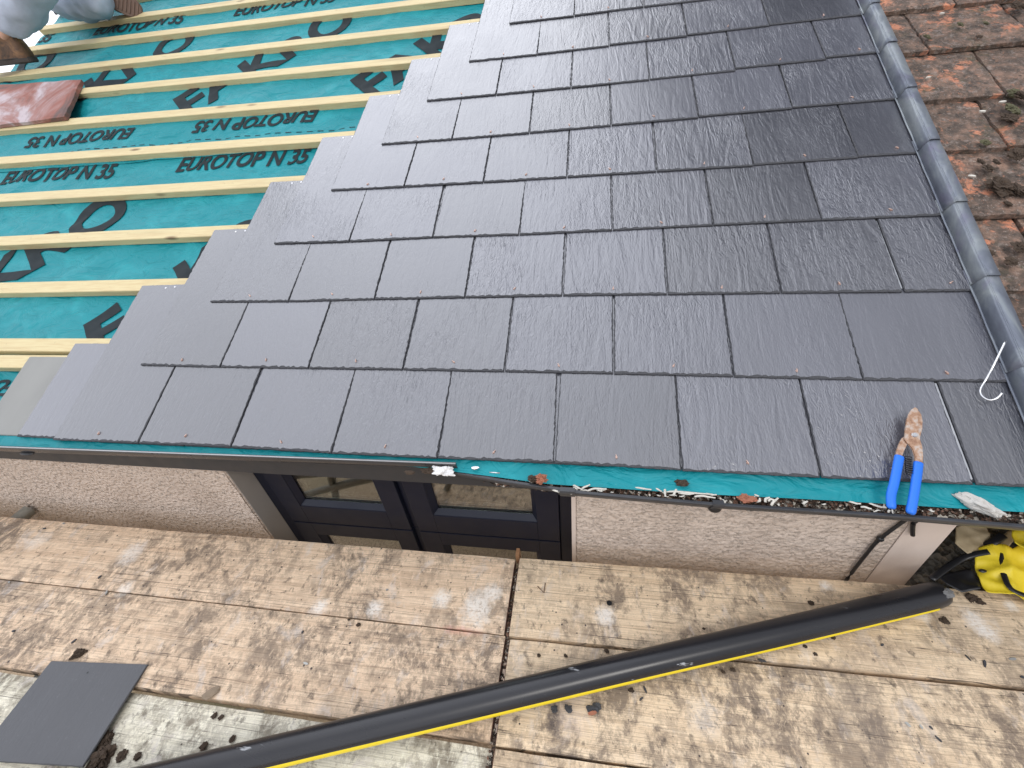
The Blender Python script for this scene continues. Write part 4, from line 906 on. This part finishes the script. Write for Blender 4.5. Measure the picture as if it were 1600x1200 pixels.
# wire hook
hp_ = [P(*rf(x, y, n), n) for x, y, n in ((1571, 533, .040), (1553, 570, .024), (1540, 594, .008), (1533, 606, .004), (1532, 614, .004), (1537, 621, .004), (1547, 625, .006), (1558, 622, .010), (1566, 614, .016))]
o = tube('wire_hook', smoothpath(hp_, 5), .0021, M['steel'], None, 8); tag(o, 'bent bright wire hook lying on the slates against the lead flashing', 'wire hook')

# large clay tile resting on the battens
bm = bmesh.new(); u0, u1 = -1.76, -1.10
cr_ = [(-1.765, 2.055), (-1.148, 2.012), (-1.046, 1.680), (-1.52, 1.660), (-1.70, 1.66)]
nx, ny = 40, 22; g_ = []
for j in range(ny + 1):
    row = []
    for i in range(nx + 1):
        a, b = i / nx, j / ny; lx, ly = (-1.72 + .10 * (1 - b)), 1.665 + .385 * b; x = (-1.66 - .11 * b) * (1 - a) + (-1.046 - .102 * b) * a; y = 1.668 * (1 - b) * (1 - a) + 2.06 * b * (1 - a) + 1.680 * (1 - b) * a + 2.012 * b * a
        e_ = (i in (0, nx)) or (j in (0, ny)); x += .006 * nz(y * 30, 4) * (i == nx); row.append(bm.verts.new((x, y, .004 + .004 * nz(x * 9, y * 9) + .010 * (a - .5) ** 2 - (.004 if e_ else 0))))
    g_.append(row)
for j in range(ny):
    for i in range(nx): bm.faces.new((g_[j][i], g_[j][i + 1], g_[j + 1][i + 1], g_[j + 1][i]))
bd = [g_[0][i] for i in range(nx + 1)] + [g_[j][nx] for j in range(1, ny + 1)] + [g_[ny][i] for i in range(nx - 1, -1, -1)] + [g_[j][0] for j in range(ny - 1, 0, -1)]
lo = [bm.verts.new((v_.co.x, v_.co.y, -.016)) for v_ in bd]
for i in range(len(bd)): j = (i + 1) % len(bd); bm.faces.new((bd[i], bd[j], lo[j], lo[i]))
tag(bmobj('clay_tile', bm, M['claytile'], None, False, RM), 'large red brown clay tile smeared with mortar, lying on the battens by the boot', 'clay tile')

# broken verge tiles at the far left edge
for k, (v, nn) in ((0, (2.95, .0)), (2, (3.25, .0))):
    chip('verge_tile', P(-1.90, v, nn - .02), .10, .16, .014, M['moss'], 'dark broken verge tile at the far left roof edge, %s' % ('just behind the kneeling knee', 'behind the lower boot', 'higher than the knee')[k], 'verge tile', .3 * k, S, None, 20 + k)

# ------------------------------------------------------------------ debris on the boards
dz = DZ + .001
cg = 'small slate chips scattered over the boards'
CH = ['standing in the first board seam at the left', 'between that seam and the loose slate', 'on the left second board, close to the photo edge', 'in the first board seam at the far left edge', 'just above the first board seam at the left', 'below the seam, left of the white paint blotches',
      'shaped like a dark diamond, left of the black pipe', 'below the middle of the pipe, upper of two', 'below the middle of the pipe, lower of two', 'in the bottom right cluster, left one of the middle pair', 'in the bottom right cluster, right one of the middle pair', 'in the bottom right cluster, lowest one',
      'in the bottom right cluster, leftmost one', 'large and pale, near the right edge above the board seam', 'thin and upright, left of the large pale one', 'at the right edge just above the large pale one', 'on the board seam below the pipe', 'at the very right edge on the board seam', 'on the near wall board at the middle left', 'below the right part of the pipe',
      'near the wall beside the tube end', 'on the wall edge right of the tube end', 'tiny, just below the yellow stripe']
for i, (x, y, L_, W_, a) in enumerate([(167, 926, .016, .006, 1.9), (116, 1002, .016, .006, 1.2), (22, 986, .010, .008, .4), (15, 910, .010, .006, 2.6), (156, 902, .014, .007, 1.2), (473, 988, .010, .006, 1.3), (478, 1037, .016, .006, -.1),
        (1008, 1078, .019, .006, -1.2), (1002, 1092, .014, .005, .7), (1439, 1136, .010, .005, -1.3), (1454, 1137, .009, .004, -1), (1466, 1155, .015, .004, -.9), (1418, 1132, .011, .006, -.8), (1538, 1037, .019, .006, 1.1), (1512, 1028, .014, .003, -1.2),
        (1582, 1030, .018, .006, .1), (1190, 1032, .02, .007, -.2), (1597, 1058, .008, .007, 0), (605, 922, .009, .005, .6), (1378, 1008, .010, .005, .4), (70, 826, .012, .006, .2), (100, 818, .010, .006, .2), (1274, 1022, .006, .005, 1)]):
    q = hz(x, y, dz); chip('slate_chip', q, L_, W_, .003, M['slate_edge'] if i % 3 else M['slate_back'], 'small grey slate chip ' + CH[i], 'slate chip', a, 0, cg, 40 + i)
o = lump('moss_clod', .013, M['moss'], hz(122, 1022, dz + .004), (1.2, .7, .6), .8, 3, None, 2, .7); tag(o, 'dark brown moss clod touching the top edge of the loose slate', 'moss')
o = lump('moss_clod', .016, M['moss'], hz(165, 1157, DZ - .010), (.8, 1.0, .45), .7, 3, None, 3); tag(o, 'upper dark moss clod on the pale board between loose slate and pipe', 'moss')
o = lump('moss_clod', .022, M['moss'], hz(158, 1183, DZ - .008), (.9, .9, .5), .9, 3, None, 5, .5); tag(o, 'big dark moss clod at the bottom right corner of the loose slate', 'moss')
for i, (x, y, r) in enumerate([(190, 1180, .010), (215, 1182, .007), (363, 1154, .006), (318, 1166, .008), (335, 1118, .006), (345, 1121, .005)]):
    o = lump('moss_crumb', r, M['moss'], hz(x, y, DZ - .013), (1, 1, .4), .7, 2); tag(o, 'dark moss crumb on the pale board above the pipe', 'moss', 'moss crumbs on the pale board')
o = lump('dried_leaf', .020, plain('dry_leaf', (.26, .20, .14), .9, 0, .3, 80), hz(329, 1083, dz + .003), (1.0, .55, .18), .35, 3, None, 6, .65); tag(o, 'grey brown dried leaf at the edge of the left second board', 'leaf')
bm = bmesh.new(); bmesh.ops.create_cone(bm, cap_ends=True, radius1=.0072, radius2=.0066, depth=.0016, segments=20); o = bmobj('black_disc', bm, M['blackp']); o.location = hz(952, 942, dz + .002); tag(o, 'small round black disc lying on the right board near the wall', 'disc')
o = chip('clay_shard', hz(926, 1115, dz), .024, .009, .006, bpy.data.materials['orange_clay'], 'orange clay shard on the board below the pipe', 'clay shard', .25, 0, None, 3)
for i, (x, y, r) in enumerate([(932, 1105, .009), (921, 1107, .007), (888, 1107, .008), (866, 1108, .007)]):
    o = lump('grit_crumb', r, M['slate_edge'], hz(x, y, dz + .003), (1, .9, .45), .6, 2); tag(o, 'dark grit crumb on the board beside the orange clay shard', 'crumb', 'dark crumbs near the clay shard')
for i, (x, y, r) in enumerate([(1274, 1022, .004), (1267, 942, .006), (1476, 970, .008), (1302, 996, .005), (1518, 934, .012), (1530, 940, .009), (1258, 1010, .004), (948, 1017, .005), (884, 1025, .004), (842, 1024, .004), (1130, 1050, .004), (986, 1078, .005), (1145, 1046, .005), (1100, 982, .003), (560, 976, .005), (545, 968, .003)]):
    o = lump('dirt_crumb', r, M['moss'], hz(x, y, dz + .001), (1.1, .9, .5), .6, 2); tag(o, 'brown dirt crumb lying on the scaffold boards', 'crumb', 'brown crumbs scattered on the boards')
nl = [hz(840, 916, dz + .003), hz(850, 926, dz + .002), hz(852, 911, dz + .003)]
o = tube('bent_nail', nl, .0013, M['rust_band'], None, 6); tag(o, 'bent rusty nail shaped like a V on the right board near the wall', 'nail')
q = hz(806, 870, DZ); o = boxobj('timber_wedge', (XS + .0015, q.y - .004, DZ - .03), (XS + .0125, q.y + .022, DZ + .012), timber('wedge_timber', (.33, .17, .08), (.22, .11, .05), False), None, .001); tag(o, 'thin brown timber wedge standing in the gap between board ends by the wall', 'wedge')
# soil packed in the cross gap
bm = bmesh.new(); rn = random.Random(5)
for k in range(420):
    y = rn.uniform(-.72, -.05); bmesh.ops.create_icosphere(bm, subdivisions=1, radius=rn.uniform(.0015, .0045), matrix=Matrix.Translation((XS + .008 + .004 * (-y) + rn.uniform(-.006, .006), y, DZ - .014 + rn.uniform(-.008, .004))))
tag(bmobj('gap_dirt', bm, M['litter']), 'brown dirt packed in the gap between the left and right board ends', 'dirt', kind='stuff')

# ------------------------------------------------------------------ the roofer
def skinned(name, joints, edges, mat, parent, sub=2, root=0):
    me = bpy.data.meshes.new(name); me.from_pydata([j[0] for j in joints], edges, []); o = bpy.data.objects.new(name, me); COL.objects.link(o); me.materials.append(mat)
    sk = o.modifiers.new('skin', 'SKIN'); sk.use_smooth_shade = True
    for i, j in enumerate(joints):
        r = j[1]; me.skin_vertices[0].data[i].radius = (r, r) if not isinstance(r, tuple) else r
    me.skin_vertices[0].data[root].use_root = True
    sb = o.modifiers.new('sub', 'SUBSURF'); sb.levels = sub; sb.render_levels = sub
    if parent: o.parent = parent; o.matrix_parent_inverse = wm(parent).inverted()
    return o
pe = empty('person', P(-1.7, 2.4, 0), 'roofer kneeling on the battens in pale grey jeans and worn brown boots', 'person')
ankF = P(-1.735, 2.235, .0) + Vector((0, 0, .12)); kneeF = hy(62, -62, ankF.y + .02); pel = P(-1.50, 2.82, 0) + Vector((-.05, -.02, .52)); hipF = pel + Vector((-.02, -.11, 0)); hipB = pel + Vector((0, .11, 0))
kneeB = P(*rf(88, 4, .10), .10); ankB = P(*rf(158, -2, .10), .10); toeB = ankB + Vector((.09, -.02, -.06))
chest = pel + Vector((-.14, -.10, .34)); neck = chest + Vector((-.08, -.05, .17)); head = neck + Vector((-.05, -.03, .13))
shF = chest + Vector((.02, -.19, .08)); shB = chest + Vector((-.04, .18, .08)); elF = shF + Vector((-.12, -.06, -.27)); elB = shB + Vector((-.15, .03, -.25)); haF = elF + Vector((-.20, .02, -.12)); haB = elB + Vector((-.20, -.05, -.10))
toeF = ankF + Vector((-.19, -.07, -.085))
J = [(pel, .12), (pel.lerp(chest, .5), .115), (chest, .13), (neck - Vector((0, 0, .03)), .055), (neck, .052), (head, .085), (head + Vector((-.01, 0, .07)), .075),
     (shF, .062), (elF, .045), (haF, .028), (shB, .062), (elB, .045), (haB, .028), (hipF, .095), (kneeF, .062), (ankF, .028), (toeF, .025), (hipB, .095), (kneeB, .062), (ankB, .035), (ankB.lerp(toeB, .2), .02)]
ED = [(0, 1), (1, 2), (2, 3), (3, 4), (4, 5), (5, 6), (2, 7), (7, 8), (8, 9), (2, 10), (10, 11), (11, 12), (0, 13), (13, 14), (14, 15), (15, 16), (0, 17), (17, 18), (18, 19), (19, 20)]
body = skinned('body', J, ED, M['skin'], pe)
for (h_, e_) in ((haF, elF), (haB, elB)):
    d = (h_ - e_).normalized(); sd_ = d.cross(Vector((0, 0, 1))).normalized()
    for k, (o_, l_) in enumerate(((-.028, .065), (-.010, .08), (.009, .076), (.026, .06))):
        b0 = h_ + d * .05 + sd_ * o_; tube('finger', smoothpath([h_ + sd_ * o_ * .5, b0, b0 + d * l_ * .5 + Vector((0, 0, -.008)), b0 + d * l_ * .8 + Vector((0, 0, -.03))], 4), .0085, M['skin'], body, 8)
    tube('thumb', smoothpath([h_, h_ + d * .03 - sd_ * .035, h_ + d * .06 - sd_ * .045], 4), .010, M['skin'], body, 8)
def lg(a, b, t): return a.lerp(b, t)
# jeans: baggy legs ending in hems above the boots
JJ = [(pel + Vector((0, 0, .04)), .135), (hipF, .125), (lg(hipF, kneeF, .55), .105), (kneeF, .096), (lg(kneeF, ankF, .35), .125), (lg(kneeF, ankF, .6), .108), (lg(kneeF, ankF, .88), .094),
      (hipB, .125), (lg(hipB, kneeB, .55), .105), (kneeB, .115), (lg(kneeB, ankB, .5), .105), (lg(kneeB, ankB, 1.12), .095)]
jn = skinned('jeans', JJ, [(0, 1), (1, 2), (2, 3), (3, 4), (4, 5), (5, 6), (0, 7), (7, 8), (8, 9), (9, 10), (10, 11)], M['denim'], pe, 3)
tx = bpy.data.textures.new('folds', 'CLOUDS'); tx.noise_scale = .07; dm = jn.modifiers.new('d', 'DISPLACE'); dm.texture = tx; dm.strength = .055; dm.texture_coords = 'GLOBAL'
TJ = [(pel + Vector((0, 0, .06)), .135), (pel.lerp(chest, .5), .145), (chest, .155), (neck - Vector((0, 0, .05)), .075), (shF, .08), (elF, .062), (haF.lerp(elF, .15), .042), (shB, .08), (elB, .062), (haB.lerp(elB, .15), .042)]
skinned('work_top', TJ, [(0, 1), (1, 2), (2, 3), (2, 4), (4, 5), (5, 6), (2, 7), (7, 8), (8, 9)], M['hoodie'], pe, 3)
hr_ = lump('hair', .098, M['hair'], head + Vector((.012, .0, .055)), (1.02, .88, .82), .12, 3, pe)
fd = Vector((-.9, -.35, 0)).normalized(); fs_ = fd.cross(Vector((0, 0, 1))).normalized()
hc = head + Vector((0, 0, .015))
for s_ in (-1, 1):
    e_ = lump('eye', .011, M['white'], hc + fd * .081 + fs_ * .03 * s_, (1, 1, .8), 0, 2, pe); lump('ear', .024, M['skin'], hc + fs_ * .086 * s_, (.6, .4, 1), .1, 2, pe)
lump('nose', .016, M['skin'], hc + fd * .094 - Vector((0, 0, .028)), (1, .8, 1.3), .05, 2, pe); lump('mouth', .016, plain('lips', (.42, .18, .15), .5), hc + fd * .078 - Vector((0, 0, .066)), (.5, 1.3, .35), .05, 2, pe)
# boots
def boot(ank, toe, up, tread=False, hgt=.12):
    f_ = (toe - ank); f_ -= up * f_.dot(up); f_.normalize(); s_ = up.cross(f_).normalized()
    Bm = Matrix((f_, s_, up)).transposed().to_4x4(); Bm.translation = ank - up * (hgt - .012)
    outl = [(-.105, .022), (-.095, .038), (-.06, .042), (0, .038), (.06, .046), (.12, .052), (.165, .046), (.19, .026), (.197, 0)]
    outl = outl + [(x, -y) for x, y in outl[::-1][1:]]
    bt = empty('tmp'); 
    bm = bmesh.new(); add_prism(bm, [(x * 1.03, y * 1.06) for x, y in outl], 0, .026, Bm); bmesh.ops.bevel(bm, geom=bm.edges[:], offset=.004, segments=2, affect='EDGES')
    bpy.data.objects.remove(bt)
    # upper: stacked rings from sole to collar
    bm2 = bmesh.new(); rings = []
    for k, (z, x0, x1, w_) in enumerate([(.02, -.100, .192, 1.0), (.045, -.102, .190, 1.0), (.068, -.100, .165, .95), (.085, -.098, .105, .86), (.105, -.092, .062, .80), (.140, -.088, .055, .90), (.185, -.092, .058, .98), (.200, -.080, .046, .86)]):
        ring = []
        for (x, y) in outl:
            t = (x + .105) / .302; xx = x0 + (x1 - x0) * t; ring.append(bm2.verts.new(Bm @ Vector((xx + .004 * nz(xx * 30, z * 40), y * w_ * (1 if k < 4 else .98) + .003 * nz(xx * 40, z * 30, 4), z + (.01 * nz(t * 3, k) if k > 5 else 0)))))
        rings.append(ring)
    m_ = len(outl)
    for i in range(len(rings) - 1):
        for k in range(m_): bm2.faces.new((rings[i][k], rings[i][(k + 1) % m_], rings[i + 1][(k + 1) % m_], rings[i + 1][k]))
    bm2.faces.new(rings[-1])
    b_ = bmobj('boot', bm2, M['leather'], pe, True); bmobj('sole', bm, M['sole'] if tread else M['soledark'], b_)
    if tread:
        bm3 = bmesh.new()
        for k in range(15): x = -.09 + k * .019; add_box(bm3, (x, -.036, -.005), (x + .009, .036, .001), Bm)
        bmobj('tread', bm3, M['sole'], b_)
    return b_
boot(ankF, toeF, Vector((0, 0, 1)))
upB = Vector((-.45, .88, -.12)).normalized(); fB = Vector((.72, .30, -.45)); fB -= upB * fB.dot(upB); fB.normalize()
sB = P(*rf(176, -2, .07), .07); aB = sB - fB * .06 + upB * .108
boot(aB, aB + fB * .2, upB, True, .12)
bpy.context.view_layer.update()
